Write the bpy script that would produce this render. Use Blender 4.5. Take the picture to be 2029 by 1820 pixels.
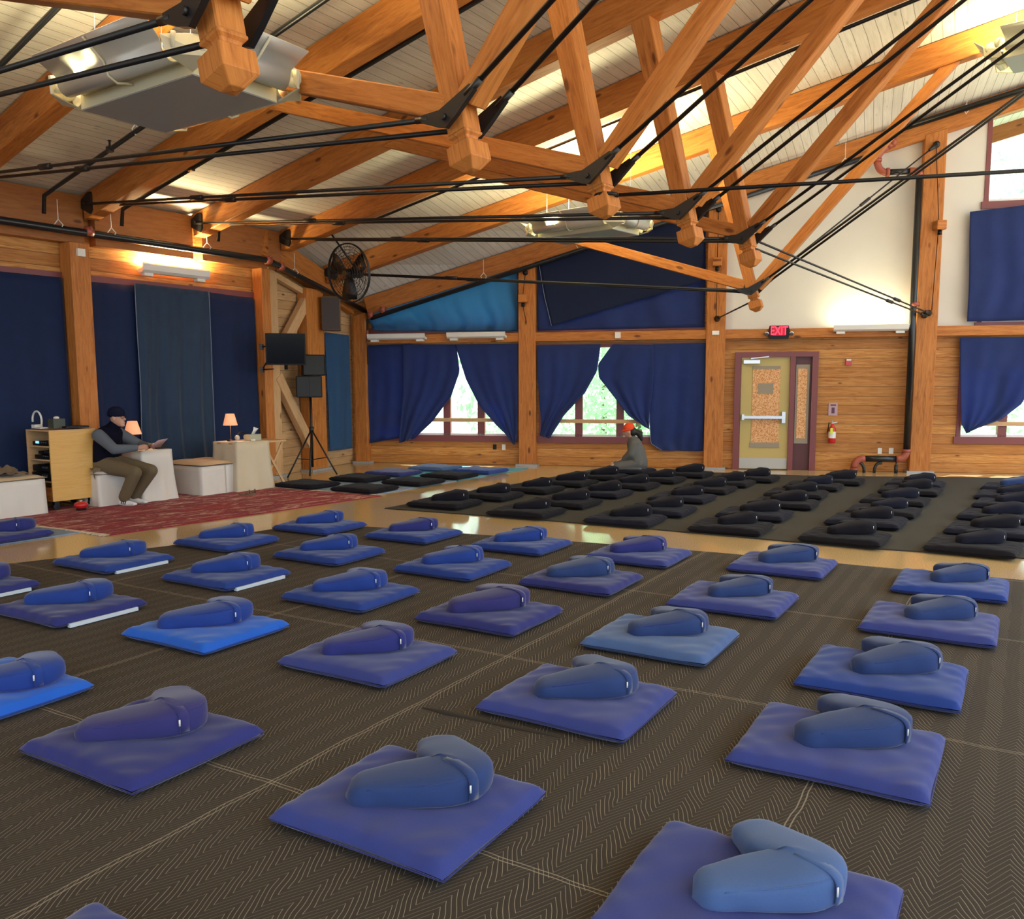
import bpy, bmesh, math, random
from mathutils import Vector, Matrix
random.seed(7)
for o in list(bpy.data.objects): bpy.data.objects.remove(o)
SC = bpy.context.scene
COL = SC.collection

# ---------------------------------------------------------------- camera
F_PX = 1700.0; TH = math.radians(6.5); ROLL = math.radians(0.2)
CX = 1014.5; CY = 755.5 + F_PX*math.tan(TH); EYE = Vector((0, 0, 1.6))
_r = Vector((1, 0, 0)); FW = Vector((0, math.cos(TH), -math.sin(TH))); _u = Vector((0, math.sin(TH), math.cos(TH)))
RT = math.cos(ROLL)*_r - math.sin(ROLL)*_u; UP = math.cos(ROLL)*_u + math.sin(ROLL)*_r
cam_d = bpy.data.cameras.new('camera'); cam = bpy.data.objects.new('camera', cam_d); COL.objects.link(cam)
cam.matrix_world = Matrix(((RT.x, UP.x, -FW.x, EYE.x), (RT.y, UP.y, -FW.y, EYE.y), (RT.z, UP.z, -FW.z, EYE.z), (0, 0, 0, 1)))
cam_d.sensor_fit = 'HORIZONTAL'; cam_d.sensor_width = 36; cam_d.lens = 36*F_PX/2029; cam_d.shift_y = (CY-910)/2029
cam_d.clip_start = .05; cam_d.clip_end = 300
SC.camera = cam
# ---------------------------------------------------------------- view, world, sun
SC.view_settings.view_transform = 'Standard'; SC.view_settings.look = 'None'
SC.view_settings.exposure = 1.12; SC.view_settings.gamma = 1.0; SC.view_settings.use_curve_mapping = False
W = bpy.data.worlds.new('daylight'); SC.world = W; W.use_nodes = True
bg = W.node_tree.nodes['Background']; bg.inputs[0].default_value = (.80, .91, 1.0, 1); bg.inputs[1].default_value = 1.3
sun_d = bpy.data.lights.new('sun', 'SUN'); sun = bpy.data.objects.new('sun', sun_d); COL.objects.link(sun)
sun_d.energy = 9.0; sun_d.angle = math.radians(2); sun_d.color = (1, .97, .88)
sun.rotation_euler = (math.radians(-22), math.radians(24), 0); sun.location = (0, 40, 30)

# ---------------------------------------------------------------- pixel helpers
def ray(p): return FW + RT*((p[0]-CX)/F_PX) - UP*((p[1]-CY)/F_PX)
def G(p, z=0.0):
    d = ray(p); return EYE + d*((z-EYE.z)/d.z)
def proj(P):
    v = Vector(P)-EYE; w = v.dot(FW); return (CX+F_PX*v.dot(RT)/w, CY-F_PX*v.dot(UP)/w)
class Pl:
    """vertical plane: origin, horizontal direction d; inn = normal into the room"""
    def __init__(s, P0, d, off=0.0):
        s.d = Vector((d[0], d[1], 0)).normalized(); s.inn = Vector((s.d.y, -s.d.x, 0)); s.P0 = Vector((P0[0], P0[1], 0)) + s.inn*off
    def at(s, p):
        d = ray(p); return EYE + d*(s.inn.dot(s.P0-EYE)/s.inn.dot(d))
    def sz(s, p):
        q = s.at(p); return ((q-s.P0).dot(s.d), q.z)
    def P(s, a, z, o=0.0): return s.P0 + s.d*a + s.inn*o + Vector((0, 0, z))
    def off(s, o): return Pl(s.P0, s.d, o)

# ---------------------------------------------------------------- materials
def mat(name, col=(.5, .5, .5), rough=.6, metal=0, emit=None, es=0, spec=None):
    m = bpy.data.materials.new(name); m.use_nodes = True; b = m.node_tree.nodes['Principled BSDF']
    b.inputs['Base Color'].default_value = (*col, 1); b.inputs['Roughness'].default_value = rough; b.inputs['Metallic'].default_value = metal
    if spec is not None: b.inputs['Specular IOR Level'].default_value = spec
    if emit: b.inputs['Emission Color'].default_value = (*emit, 1); b.inputs['Emission Strength'].default_value = es
    return m
class NT:
    def __init__(s, m): s.m = m; s.t = m.node_tree; s.b = s.t.nodes['Principled BSDF']
    def n(s, ty, ins=None, **kw):
        x = s.t.nodes.new(ty)
        for k, v in kw.items(): setattr(x, k, v)
        for k, v in (ins or {}).items(): s.set(x, k, v)
        return x
    def set(s, x, k, v):
        if isinstance(v, bpy.types.NodeSocket): s.t.links.new(v, x.inputs[k])
        elif isinstance(v, bpy.types.Node): s.t.links.new(v.outputs[0], x.inputs[k])
        else: x.inputs[k].default_value = v
    def math(s, op, a, b=None, c=None):
        x = s.n('ShaderNodeMath', operation=op); s.set(x, 0, a)
        if b is not None: s.set(x, 1, b)
        if c is not None: s.set(x, 2, c)
        return x
    def uv(s): return s.n('ShaderNodeUVMap').outputs[0]
    def mapn(s, vec, sc=(1, 1, 1), loc=(0, 0, 0)):
        return s.n('ShaderNodeMapping', {'Vector': vec, 'Scale': sc, 'Location': loc})
    def noise(s, vec, scale=5, detail=3, rough=.5, dist=0):
        return s.n('ShaderNodeTexNoise', {'Vector': vec, 'Scale': scale, 'Detail': detail, 'Roughness': rough, 'Distortion': dist})
    def ramp(s, fac, stops):
        x = s.n('ShaderNodeValToRGB', {'Fac': fac}); e = x.color_ramp.elements
        while len(e) < len(stops): e.new(.5)
        for i, (p, c) in enumerate(stops): e[i].position = p; e[i].color = (*c, 1) if len(c) == 3 else c
        return x
    def mix(s, fac, a, b, mode='MIX'):
        x = s.n('ShaderNodeMix', data_type='RGBA', blend_type=mode)
        s.set(x, 0, fac)
        for i, v in ((6, a), (7, b)):
            if isinstance(v, tuple): x.inputs[i].default_value = (*v, 1)
            else: s.set(x, i, v)
        return x.outputs[2]
    def bump(s, h, strength=.3, dist=.01):
        x = s.n('ShaderNodeBump', {'Height': h, 'Strength': strength, 'Distance': dist}); s.t.links.new(x.outputs[0], s.b.inputs['Normal'])
    def base(s, c): s.set(s.b, 'Base Color', c)

def wood(name, c1, c2, c3, rough=.5, knots=True):
    m = mat(name, c2, rough, 0, None, 0, .3); t = NT(m); uv = t.uv()
    w = t.noise(t.mapn(uv, (.9, 9, 1)), 3.0, 4, .6, 1.2)
    g = t.noise(t.mapn(uv, (2, 60, 1)), 3.0, 3, .5, .3)
    big = t.noise(t.mapn(uv, (.3, 1.2, 1)), 2.0, 2)
    c = t.ramp(w, [(.30, c1), (.5, c2), (.72, c3)])
    c = t.mix(t.math('MULTIPLY', g, .45), c, c1)
    c = t.mix(t.math('MULTIPLY', big, .45), c, c3)
    if knots:
        v = t.n('ShaderNodeTexVoronoi', {'Vector': t.mapn(uv, (1.7, 4.5, 1)), 'Scale': 1.0, 'Randomness': 1.0})
        k = t.ramp(v.outputs['Distance'], [(.07, (1, 1, 1)), (.13, (0, 0, 0))])
        c = t.mix(t.math('MULTIPLY', k, .8), c, (c1[0]*.35, c1[1]*.3, c1[2]*.3))
    t.base(c); t.bump(g, .12, .003); return m
M = {}
M['timber'] = wood('timber', (.24, .062, .010), (.49, .165, .030), (.63, .26, .065), .55)
M['timber_dark'] = wood('timber_dark', (.24, .075, .02), (.34, .12, .03), (.40, .16, .045))
M['timber_pale'] = wood('timber_pale', (.45, .25, .11), (.60, .37, .18), (.68, .44, .24))
M['bright_wood'] = wood('bright_wood', (.60, .33, .08), (.70, .40, .11), (.74, .45, .15), .4, False)
def planks(name, cs, pitch=.165, rough=.55, knot=.8, line=(.10, .04, .015)):
    m = mat(name, cs[1], rough, 0, None, 0, .3); t = NT(m); uv = t.uv(); sp = t.n('ShaderNodeSeparateXYZ', {'Vector': uv})
    b = t.math('DIVIDE', sp.outputs[1], pitch); idx = t.math('FLOOR', b); fr = t.math('FRACT', b)
    wn = t.n('ShaderNodeTexWhiteNoise', {'W': idx}, noise_dimensions='1D')
    uo = t.math('ADD', sp.outputs[0], t.math('MULTIPLY', wn.outputs[0], 37.0))
    vec = t.n('ShaderNodeCombineXYZ', {'X': uo, 'Y': sp.outputs[1], 'Z': 0.0})
    g = t.noise(t.mapn(vec, (1.0, 14, 1)), 2.5, 4, .6, 1.0)
    c = t.ramp(g, [(.3, cs[0]), (.5, cs[1]), (.7, cs[2])])
    c = t.mix(t.math('MULTIPLY', wn.outputs[0], .6), c, cs[0])
    v = t.n('ShaderNodeTexVoronoi', {'Vector': t.mapn(vec, (2.2, 6, 1)), 'Scale': 1.0})
    k = t.ramp(v.outputs['Distance'], [(.06, (1, 1, 1)), (.12, (0, 0, 0))])
    c = t.mix(t.math('MULTIPLY', k, knot), c, line)
    ln = t.math('LESS_THAN', fr, .05)
    c = t.mix(t.math('MULTIPLY', ln, .75), c, line)
    t.base(c); t.bump(t.math('SUBTRACT', 1.0, ln), .4, .004); return m
M['plank_wall'] = planks('plank_wall', [(.33, .115, .022), (.55, .245, .06), (.66, .36, .12)])
M['plank_pale'] = planks('plank_pale', [(.40, .23, .10), (.53, .33, .16), (.60, .40, .22)], .15)
M['ceiling_boards'] = planks('ceiling_boards', [(.62, .60, .55), (.73, .72, .68), (.80, .79, .76)], .135, .6, .35, (.09, .08, .07))
M['plaster'] = mat('plaster', (.66, .64, .58), .8)
t = NT(M['plaster']); t.base(t.mix(t.noise(t.uv(), 2.0, 3), (.63, .61, .55), (.70, .68, .62)))
M['maroon'] = mat('maroon', (.19, .045, .045), .45)
M['maroon_dark'] = mat('maroon_dark', (.085, .022, .024), .5)
M['black'] = mat('black', (.006, .006, .007), .5, 0, None, 0, .3)
M['black_metal'] = mat('black_metal', (.008, .008, .009), .42, 0)
M['pipe_black'] = mat('pipe_black', (.012, .013, .015), .28, 0)
M['pipe_red'] = mat('pipe_red', (.36, .085, .05), .4)
M['steel'] = mat('steel', (.55, .55, .56), .3, 1.0)
M['galv'] = mat('galv', (.38, .40, .42), .45, .3)
M['white'] = mat('white', (.78, .77, .73), .5)
M['cream'] = mat('cream', (.62, .60, .44), .4)
M['panel_grey'] = mat('panel_grey', (.33, .37, .40), .3)
M['wing_grey'] = mat('wing_grey', (.52, .54, .50), .35, .2)
M['red'] = mat('red', (.55, .02, .02), .3)
M['tan_door'] = mat('tan_door', (.50, .38, .12), .45)
M['kick'] = mat('kick', (.45, .44, .41), .4, .4)
M['tape'] = mat('tape', (.30, .25, .18), .6)
M['screen'] = mat('screen', (.006, .008, .012), .12)
M['brown_box'] = wood('brown_box', (.10, .05, .025), (.16, .085, .045), (.2, .11, .06), .5, False)
M['lime'] = mat('lime', (.70, .80, .05), .5)
M['exit_red'] = mat('exit_red', (.8, .02, .03), .5, 0, (1, .03, .07), 1.1)
M['exit_field'] = mat('exit_field', (.16, .0, .01), .5, 0, (.45, .0, .02), .5)
M['tube_light'] = mat('tube_light', (.9, .9, .85), .5, 0, (1, .93, .70), 6)
M['shade_lit'] = mat('shade_lit', (.75, .42, .26), .7, 0, (1, .38, .17), .32)
M['lcd'] = mat('lcd', (.1, .3, .8), .3, 0, (.15, .45, 1), 1.0)
M['skin'] = mat('skin', (.52, .28, .19), .55)
M['hair_dark'] = mat('hair_dark', (.010, .008, .007), .6)
M['orange_hat'] = mat('orange_hat', (.85, .07, .01), .8)
M['navy_hat'] = mat('navy_hat', (.008, .010, .028), .9, 0, None, 0, .1)
M['vest'] = mat('vest', (.005, .005, .014), .9, 0, None, 0, .1)
M['sleeve'] = mat('sleeve', (.10, .115, .14), .9)
M['khaki'] = mat('khaki', (.13, .095, .05), .9)
M['sock'] = mat('sock', (.75, .74, .74), .9)
M['grey_hoodie'] = mat('grey_hoodie', (.115, .11, .10), .9)
M['paper'] = mat('paper', (.75, .70, .66), .6)
M['foam_white'] = mat('foam_white', (.62, .72, .82), .9)
def rubberfloor():
    m = mat('floor_cork', (.5, .36, .2), .3); t = NT(m); uv = t.uv()
    n = t.noise(uv, 95, 3, .7); n2 = t.noise(uv, .6, 3)
    c = t.ramp(n, [(.35, (.36, .22, .09)), (.5, (.56, .39, .18)), (.66, (.74, .57, .30))])
    c = t.mix(t.math('MULTIPLY', n2, .35), c, (.58, .45, .27)); t.base(c)
    t.set(t.b, 'Roughness', t.ramp(n2, [(.3, (.07,)*3), (.7, (.14,)*3)])); return m
M['floor'] = rubberfloor()
def cloth(name, c, c2=None, rough=.9, sheen=.25, trans=0, scale=60):
    m = mat(name, c, rough); t = NT(m); tc = t.n('ShaderNodeTexCoord').outputs['Object']
    c2 = c2 or tuple(x*.8 for x in c)
    n = t.noise(tc, 4.5, 4, .6); f = t.noise(tc, scale*3, 2)
    col = t.mix(n, c, c2); col = t.mix(t.math('MULTIPLY', f, .25), col, tuple(min(1, x*1.3+.01) for x in c)); t.base(col)
    t.b.inputs['Sheen Weight'].default_value = sheen; t.b.inputs['Sheen Roughness'].default_value = .4
    t.bump(f, .15, .002); t.b.inputs['Specular IOR Level'].default_value = .18
    if trans:
        tr = t.n('ShaderNodeBsdfTranslucent', {'Color': (*[min(1, x*1.9) for x in c], 1)}); mx = t.n('ShaderNodeMixShader', {'Fac': trans})
        t.t.links.new(t.b.outputs[0], mx.inputs[1]); t.t.links.new(tr.outputs[0], mx.inputs[2])
        t.t.links.new(mx.outputs[0], t.t.nodes['Material Output'].inputs[0])
    return m
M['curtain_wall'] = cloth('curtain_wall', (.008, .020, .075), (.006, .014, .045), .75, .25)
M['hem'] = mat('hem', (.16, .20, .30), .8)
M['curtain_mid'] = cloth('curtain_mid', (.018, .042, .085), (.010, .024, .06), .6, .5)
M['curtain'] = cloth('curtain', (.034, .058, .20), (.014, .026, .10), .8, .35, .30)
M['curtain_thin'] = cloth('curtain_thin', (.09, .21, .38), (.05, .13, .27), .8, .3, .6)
M['curtain_dark'] = cloth('curtain_dark', (.008, .016, .05), (.006, .012, .04), .8, .2)
M['linen'] = cloth('linen', (.68, .64, .60), (.60, .57, .51), .9, .1)
M['linen_beige'] = cloth('linen_beige', (.55, .42, .27), (.48, .36, .22), .9, .1)
M['brown_cloth'] = cloth('brown_cloth', (.19, .135, .085), (.13, .09, .055), .9, .1)
BL = {'violet': ((.038, .054, .235), (.028, .041, .18)), 'navy': ((.028, .034, .18), (.020, .025, .135)), 'royal': ((.018, .050, .26), (.014, .038, .20)),
      'bright': ((.018, .12, .60), (.012, .09, .48)), 'steel': ((.065, .125, .30), (.05, .095, .24)), 'slate': ((.026, .052, .165), (.019, .038, .125)),
      'black': ((.0075, .0068, .012), (.005, .0048, .0085)), 'blackblue': ((.009, .010, .022), (.006, .007, .016)), 'purple': ((.034, .032, .15), (.025, .024, .115))}
for k, (a, b) in BL.items(): M['c_'+k] = cloth('cushion_'+k, a, b, .92, .04 if 'black' in k else .22)
def quilt(name, base, stitch, period=.135, gap=.036, amp=1.0, seam=(1.86, 1.83)):
    m = mat(name, base, .95); t = NT(m); uv = t.uv()
    wob = t.noise(uv, 3.0, 2); off = t.math('MULTIPLY', t.math('SUBTRACT', wob, .5), .05)
    sp = t.n('ShaderNodeSeparateXYZ', {'Vector': uv})
    x = t.math('ADD', sp.outputs[0], off); y = t.math('ADD', sp.outputs[1], off)
    tri = t.math('MULTIPLY', t.math('ABSOLUTE', t.math('SUBTRACT', t.math('FRACT', t.math('DIVIDE', x, period)), .5)), period*2*amp)
    q = t.math('FRACT', t.math('DIVIDE', t.math('ADD', y, tri), gap))
    side = t.math('GREATER_THAN', t.math('FRACT', t.math('DIVIDE', x, period)), .5)
    d = t.math('ABSOLUTE', t.math('SUBTRACT', q, .5))
    ln = t.math('SUBTRACT', 1.0, t.math('SMOOTH_MIN', t.math('MULTIPLY', d, 14.0), 1.0, .2))
    lit = t.math('ADD', .36, t.math('MULTIPLY', side, .46))
    cn = t.noise(uv, 1.1, 3)
    c = t.mix(cn, base, tuple(v*1.35+.004 for v in base))
    groove = t.math('MULTIPLY', t.math('SMOOTH_MIN', t.math('MULTIPLY', d, 3.0), 1.0, .3), 1.0)
    c = t.mix(t.math('MULTIPLY', ln, lit), c, stitch)
    for k, pd in ((t.math('ADD', x, -.51), seam[0]), (t.math('ADD', y, -.275), seam[1])):
        a = t.math('ABSOLUTE', t.math('SUBTRACT', t.math('FRACT', t.math('DIVIDE', k, pd)), .5))
        s1 = t.math('MULTIPLY', t.math('LESS_THAN', a, .012/pd), t.math('GREATER_THAN', a, .007/pd))
        c = t.mix(t.math('MULTIPLY', s1, .45), c, tuple(min(1, v*1.0) for v in stitch))
    t.base(c); t.bump(groove, .16, .004); return m
M['quilt'] = quilt('quilted_blanket', (.025, .0195, .0135), (.44, .39, .30))
M['olive_mat'] = quilt('olive_blanket', (.028, .026, .020), (.038, .035, .026), .17, .022, 1.0, (1.8, 1.35))
M['blue_mat'] = mat('blue_mat', (.20, .28, .40), .8)
M['teal_mat'] = mat('teal_mat', (.10, .38, .48), .7)
def rugm():
    m = mat('rug', (.3, .05, .05), .95); t = NT(m); uv = t.uv()
    n = t.noise(t.mapn(uv, (.9, 3.6, 1)), 2.6, 8, .85, .8); n2 = t.noise(uv, 3.0, 4, .7); n3 = t.noise(t.mapn(uv, (1, 1.6, 1)), 1.1, 3)
    v = t.n('ShaderNodeTexVoronoi', {'Vector': uv, 'Scale': 7.0})
    c = t.ramp(n, [(.38, (.07, .010, .02)), (.45, (.30, .025, .04)), (.51, (.13, .015, .03)), (.54, (.38, .12, .11)), (.58, (.64, .48, .42)), (.66, (.22, .03, .05))])
    c = t.mix(t.ramp(n3, [(.48, (0, 0, 0)), (.64, (.55,)*3)]), c, (.33, .02, .035))
    c = t.mix(t.math('MULTIPLY', t.math('LESS_THAN', v.outputs[0], .16), .35), c, (.07, .03, .06))
    t.base(c); return m
M['rug'] = rugm()
M['fringe'] = mat('fringe', (.55, .45, .33), .95)
def osb():
    m = mat('particle_board', (.6, .3, .12), .7); t = NT(m); v = t.n('ShaderNodeTexVoronoi', {'Vector': t.mapn(t.uv(), (1, 1, 1)), 'Scale': 70.0})
    t.base(t.ramp(v.outputs['Color'], [(.2, (.50, .20, .06)), (.5, (.72, .36, .15)), (.8, (.82, .50, .25))])); return m
M['osb'] = osb()
def glass():
    m = mat('window_glass', (1, 1, 1), .02); t = NT(m)
    tr = t.n('ShaderNodeBsdfTransparent', {'Color': (.93, .98, .97, 1)}); gl = t.n('ShaderNodeBsdfGlossy', {'Roughness': .02})
    lw = t.n('ShaderNodeLayerWeight', {'Blend': .12}); mx = t.n('ShaderNodeMixShader', {'Fac': lw.outputs['Fresnel']})
    t.t.links.new(tr.outputs[0], mx.inputs[1]); t.t.links.new(gl.outputs[0], mx.inputs[2]); t.t.links.new(mx.outputs[0], t.t.nodes['Material Output'].inputs[0]); return m
M['glass'] = glass()
def leafm(n, a, b):
    m = mat(n, a, .6); t = NT(m); tc = t.n('ShaderNodeTexCoord').outputs['Object']; c = t.mix(t.noise(tc, 1.3, 3), a, b); t.base(c)
    tr = t.n('ShaderNodeBsdfTranslucent'); t.set(tr, 'Color', c); mx = t.n('ShaderNodeMixShader', {'Fac': .45})
    t.t.links.new(t.b.outputs[0], mx.inputs[1]); t.t.links.new(tr.outputs[0], mx.inputs[2]); t.t.links.new(mx.outputs[0], t.t.nodes['Material Output'].inputs[0]); return m
M['leaf'] = leafm('leaf', (.34, .58, .34), (.58, .78, .58)); M['grass'] = leafm('grass', (.34, .50, .24), (.5, .66, .4)); M['bark'] = mat('bark', (.16, .12, .09), .9)

# ---------------------------------------------------------------- mesh builder
class MB:
    def __init__(s): s.v = []; s.f = []; s.uv = []; s.sm = []; s.mi = []
    def face(s, pts, uv=None, sm=False, mi=0):
        i = len(s.v); s.v += [Vector(p) for p in pts]; s.f.append(tuple(range(i, i+len(pts)))); s.uv.append(uv); s.sm.append(sm); s.mi.append(mi)
    def hexa(s, c8, uvlen=None, mi=0):
        """c8: 8 corners, 0-3 one end ring, 4-7 other end; length runs 0->4"""
        i = len(s.v); s.v += [Vector(p) for p in c8]; c = s.v[i:]
        r = random.random()*20; L = (c[4]-c[0]).length; u0 = random.random()*30
        acc = r
        for k in range(4):
            k2 = (k+1) % 4; w = (c[k2]-c[k]).length
            s.f.append((i+k, i+k2, i+4+k2, i+4+k)); s.uv.append([(u0, acc), (u0, acc+w), (u0+L, acc+w), (u0+L, acc)]); s.sm.append(False); s.mi.append(mi); acc += w
        for q in ((3, 2, 1, 0), (4, 5, 6, 7)):
            s.f.append(tuple(i+k for k in q)); w = (c[1]-c[0]).length; h = (c[2]-c[1]).length
            s.uv.append([(r*3, acc), (r*3+w*.2, acc), (r*3+w*.2, acc+h), (r*3, acc+h)]); s.sm.append(False); s.mi.append(mi)
    def beam(s, a, b, w, h, side=None, mi=0):
        """bar a->b; w measured along side, h across it"""
        a = Vector(a); b = Vector(b); d = (b-a).normalized()
        if side is None: side = d.cross(Vector((0, 0, 1))); side = Vector((1, 0, 0)) if side.length < 1e-4 else side
        side = Vector(side); side = (side - d*side.dot(d)).normalized(); up = side.cross(d)
        if up.z < 0: up = -up
        x = side*(w/2); y = up*(h/2)
        s.hexa([a-x-y, a+x-y, a+x+y, a-x+y, b-x-y, b+x-y, b+x+y, b-x+y], mi=mi)
    def box(s, c, sx, sy, sz, ax=(1, 0, 0), ay=None, mi=0):
        c = Vector(c); ax = Vector(ax).normalized(); ay = Vector(ay).normalized() if ay is not None else Vector((0, 0, 1)).cross(ax).normalized()
        s.beam(c-ax*sx/2, c+ax*sx/2, sy, sz, ay, mi)
    def grid(s, P, closed=False, sm=True, uv=None, mi=0, flip=False):
        n = len(P); m_ = len(P[0]); i = len(s.v)
        for r in P: s.v += [Vector(p) for p in r]
        for a in range(n-1):
            for b in range(m_ if closed else m_-1):
                b2 = (b+1) % m_
                q = (i+a*m_+b, i+a*m_+b2, i+(a+1)*m_+b2, i+(a+1)*m_+b)
                if flip: q = q[::-1]
                s.f.append(q); s.sm.append(sm); s.mi.append(mi)
                if uv:
                    t4 = [uv[a][b], uv[a][b2], uv[a+1][b2], uv[a+1][b]]; s.uv.append(t4[::-1] if flip else t4)
                else: s.uv.append(None)
        return i
    def cap(s, ring, flip=False, sm=False, mi=0):
        s.face(ring[::-1] if flip else ring, None, sm, mi)
    def tube(s, pts, r, n=8, cap=True, mi=0, sm=True):
        pts = [Vector(p) for p in pts]; rs = r if isinstance(r, (list, tuple)) else [r]*len(pts); rings = []; side = None
        for k, p in enumerate(pts):
            d = (pts[min(k+1, len(pts)-1)]-pts[max(k-1, 0)]); d = d.normalized() if d.length > 1e-9 else Vector((0, 0, 1))
            if side is None:
                side = d.cross(Vector((0, 0, 1)))
                if side.length < .05: side = d.cross(Vector((1, 0, 0)))
            side = (side - d*side.dot(d)).normalized(); up = d.cross(side)
            rings.append([p + (side*math.cos(2*math.pi*j/n)+up*math.sin(2*math.pi*j/n))*rs[k] for j in range(n)])
        s.grid(rings, True, sm, mi=mi)
        if cap: s.cap(rings[0], False, False, mi); s.cap(rings[-1], True, False, mi)
    def lathe(s, c, prof, n=16, ax=(0, 0, 1), mi=0, sm=True, sq=False):
        c = Vector(c); ax = Vector(ax).normalized(); x = ax.orthogonal().normalized(); y = ax.cross(x)
        rings = [[c+ax*z+(x*math.cos(2*math.pi*j/n)+y*math.sin(2*math.pi*j/n))*max(r, 1e-4) for j in range(n)] for r, z in prof]
        s.grid(rings, True, sm, mi=mi)
    def ball(s, c, r, n=10, sc=(1, 1, 1), rot=None, mi=0):
        c = Vector(c); P = []
        for a in range(n+1):
            th = math.pi*a/n
            row = []
            for b in range(n*2):
                ph = math.pi*b/n; q = Vector((math.sin(th)*math.cos(ph)*sc[0], math.sin(th)*math.sin(ph)*sc[1], math.cos(th)*sc[2]))*r
                row.append(c + (rot @ q if rot else q))
            P.append(row)
        s.grid(P, True, mi=mi)
    def quadp(s, pl, s0, s1, z0, z1a, z1b=None, o=0, mi=0, flip=False, vert=False):
        z1b = z1a if z1b is None else z1b
        pts = [pl.P(s0, z0, o), pl.P(s1, z0, o), pl.P(s1, z1b, o), pl.P(s0, z1a, o)]; uv = [(s0+20, z0), (s1+20, z0), (s1+20, z1b), (s0+20, z1a)]
        if flip: pts = pts[::-1]; uv = uv[::-1]
        s.face(pts, uv, False, mi)
    def slab(s, pl, s0, s1, z0, z1a, z1b, o, th, mi=0):
        """wall piece with thickness th going outward from offset o"""
        z1b = z1a if z1b is None else z1b
        A = [pl.P(s0, z0, o), pl.P(s1, z0, o), pl.P(s1, z1b, o), pl.P(s0, z1a, o)]; B = [p - pl.inn*th for p in A]
        U = [(s0+20, z0), (s1+20, z0), (s1+20, z1b), (s0+20, z1a)]
        s.face(A, U, False, mi); s.face(B[::-1], U[::-1], False, mi)
        for k in range(4):
            k2 = (k+1) % 4; s.face([A[k], B[k], B[k2], A[k2]], [U[k], (U[k][0]+.01, U[k][1]+.001), (U[k2][0]+.01, U[k2][1]+.001), U[k2]], False, mi)
    def build(s, name, mats, parent=None, origin=None, bevel=0, weld=True):
        me = bpy.data.meshes.new(name)
        if parent is not None: org = Vector(parent.get('_o', (0, 0, 0))) if origin is None else Vector(origin)
        else: org = Vector(origin) if origin is not None else Vector((0, 0, 0))
        me.from_pydata([v-org for v in s.v], [], s.f)
        if any(u is not None for u in s.uv):
            ul = me.uv_layers.new(name='UVMap'); k = 0
            for f, u in zip(s.f, s.uv):
                for j in range(len(f)): ul.data[k].uv = u[j] if u is not None else (0, 0); k += 1
        me.polygons.foreach_set('use_smooth', s.sm); me.polygons.foreach_set('material_index', s.mi)
        for m in (mats if isinstance(mats, (list, tuple)) else [mats]): me.materials.append(M[m] if isinstance(m, str) else m)
        bm = bmesh.new(); bm.from_mesh(me)
        bmesh.ops.remove_doubles(bm, verts=bm.verts, dist=1e-5); bmesh.ops.recalc_face_normals(bm, faces=bm.faces); bm.to_mesh(me); bm.free()
        o = bpy.data.objects.new(name, me); COL.objects.link(o); o['_o'] = tuple(org)
        if parent is not None: o.parent = parent; o.location = org - Vector(parent['_o'])
        else: o.location = org
        if bevel:
            b = o.modifiers.new('bevel', 'BEVEL'); b.width = bevel; b.segments = 1; b.limit_method = 'ANGLE'
        return o
def tag(o, label=None, cat=None, group=None, kind=None):
    if label: o['label'] = label
    if cat: o['category'] = cat
    if group: o['group'] = group
    if kind: o['kind'] = kind
    return o
def root(name, label, cat, loc, group=None, kind=None):
    o = bpy.data.objects.new(name, None); COL.objects.link(o); o.location = Vector(loc); o['_o'] = tuple(loc); o.empty_display_size = .1
    return tag(o, label, cat, group, kind)
def struct(o): o['kind'] = 'structure'; return o
def lerp(a, b, t): return a+(b-a)*t
def polyat(pts, t):
    x = t*(len(pts)-1); i = min(int(x), len(pts)-2); f = x-i
    return (lerp(pts[i][0], pts[i+1][0], f), lerp(pts[i][1], pts[i+1][1], f))
Z = Vector((0, 0, 1))
# ================================================================ the room's lines
C0 = G((712, 917)); C1 = G((1825, 937))
PB = Pl(C0, C1-C0)                       # back wall, front faces of its posts
P2 = G((545, 946))
dA = ray((2150, 755)); dA.z = 0; dA.normalize()
tA = -ray((-1003, 1140)); tA.z = 0; tA.normalize()
PL = Pl(P2, dA)                          # left wall, inner face of its posts
PS = Pl(P2, C0-P2)                       # short wall between the left wall and the back wall
SEG = (C0-P2).length
E3_ = PL.at((165, 405)); E5_ = PL.at((557, 475)); SPC = (E5_-E3_)/2; SPC.z = 0
EV = {k: Vector((E3_.x, E3_.y, 0)) + SPC*(k-3) for k in range(-9, 6)}
e6 = PS.at((645, 540)); EV[6] = Vector((e6.x, e6.y, 0))
t6 = (tA + PB.d).normalized()
TD = {k: tA for k in range(-9, 6)}; TD[6] = t6; TD[7] = PB.d
EV[7] = Vector((-2.874, 16.955, 0))
def roofz(k, s): return 4.115+.1445*s if k < 6 else (3.73+.2245*s if k == 6 else 3.235+.271*s)
def RP(k, s, dz=0, o=0):                 # point of the roof's underside above rafter line k
    n = Vector((-TD[k].y, TD[k].x, 0)); return EV[k] + TD[k]*s + n*o + Z*(roofz(k, s)+dz)
def Q(k, s, z, o=0):
    n = Vector((-TD[k].y, TD[k].x, 0)); return EV[k] + TD[k]*s + n*o + Z*z
# ---------------------------------------------------------------- floor
b = MB(); b.face([(-16, -10, 0), (16, -10, 0), (16, 22, 0), (-16, 22, 0)], [(0, 0), (32, 0), (32, 32), (0, 32)])
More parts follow.
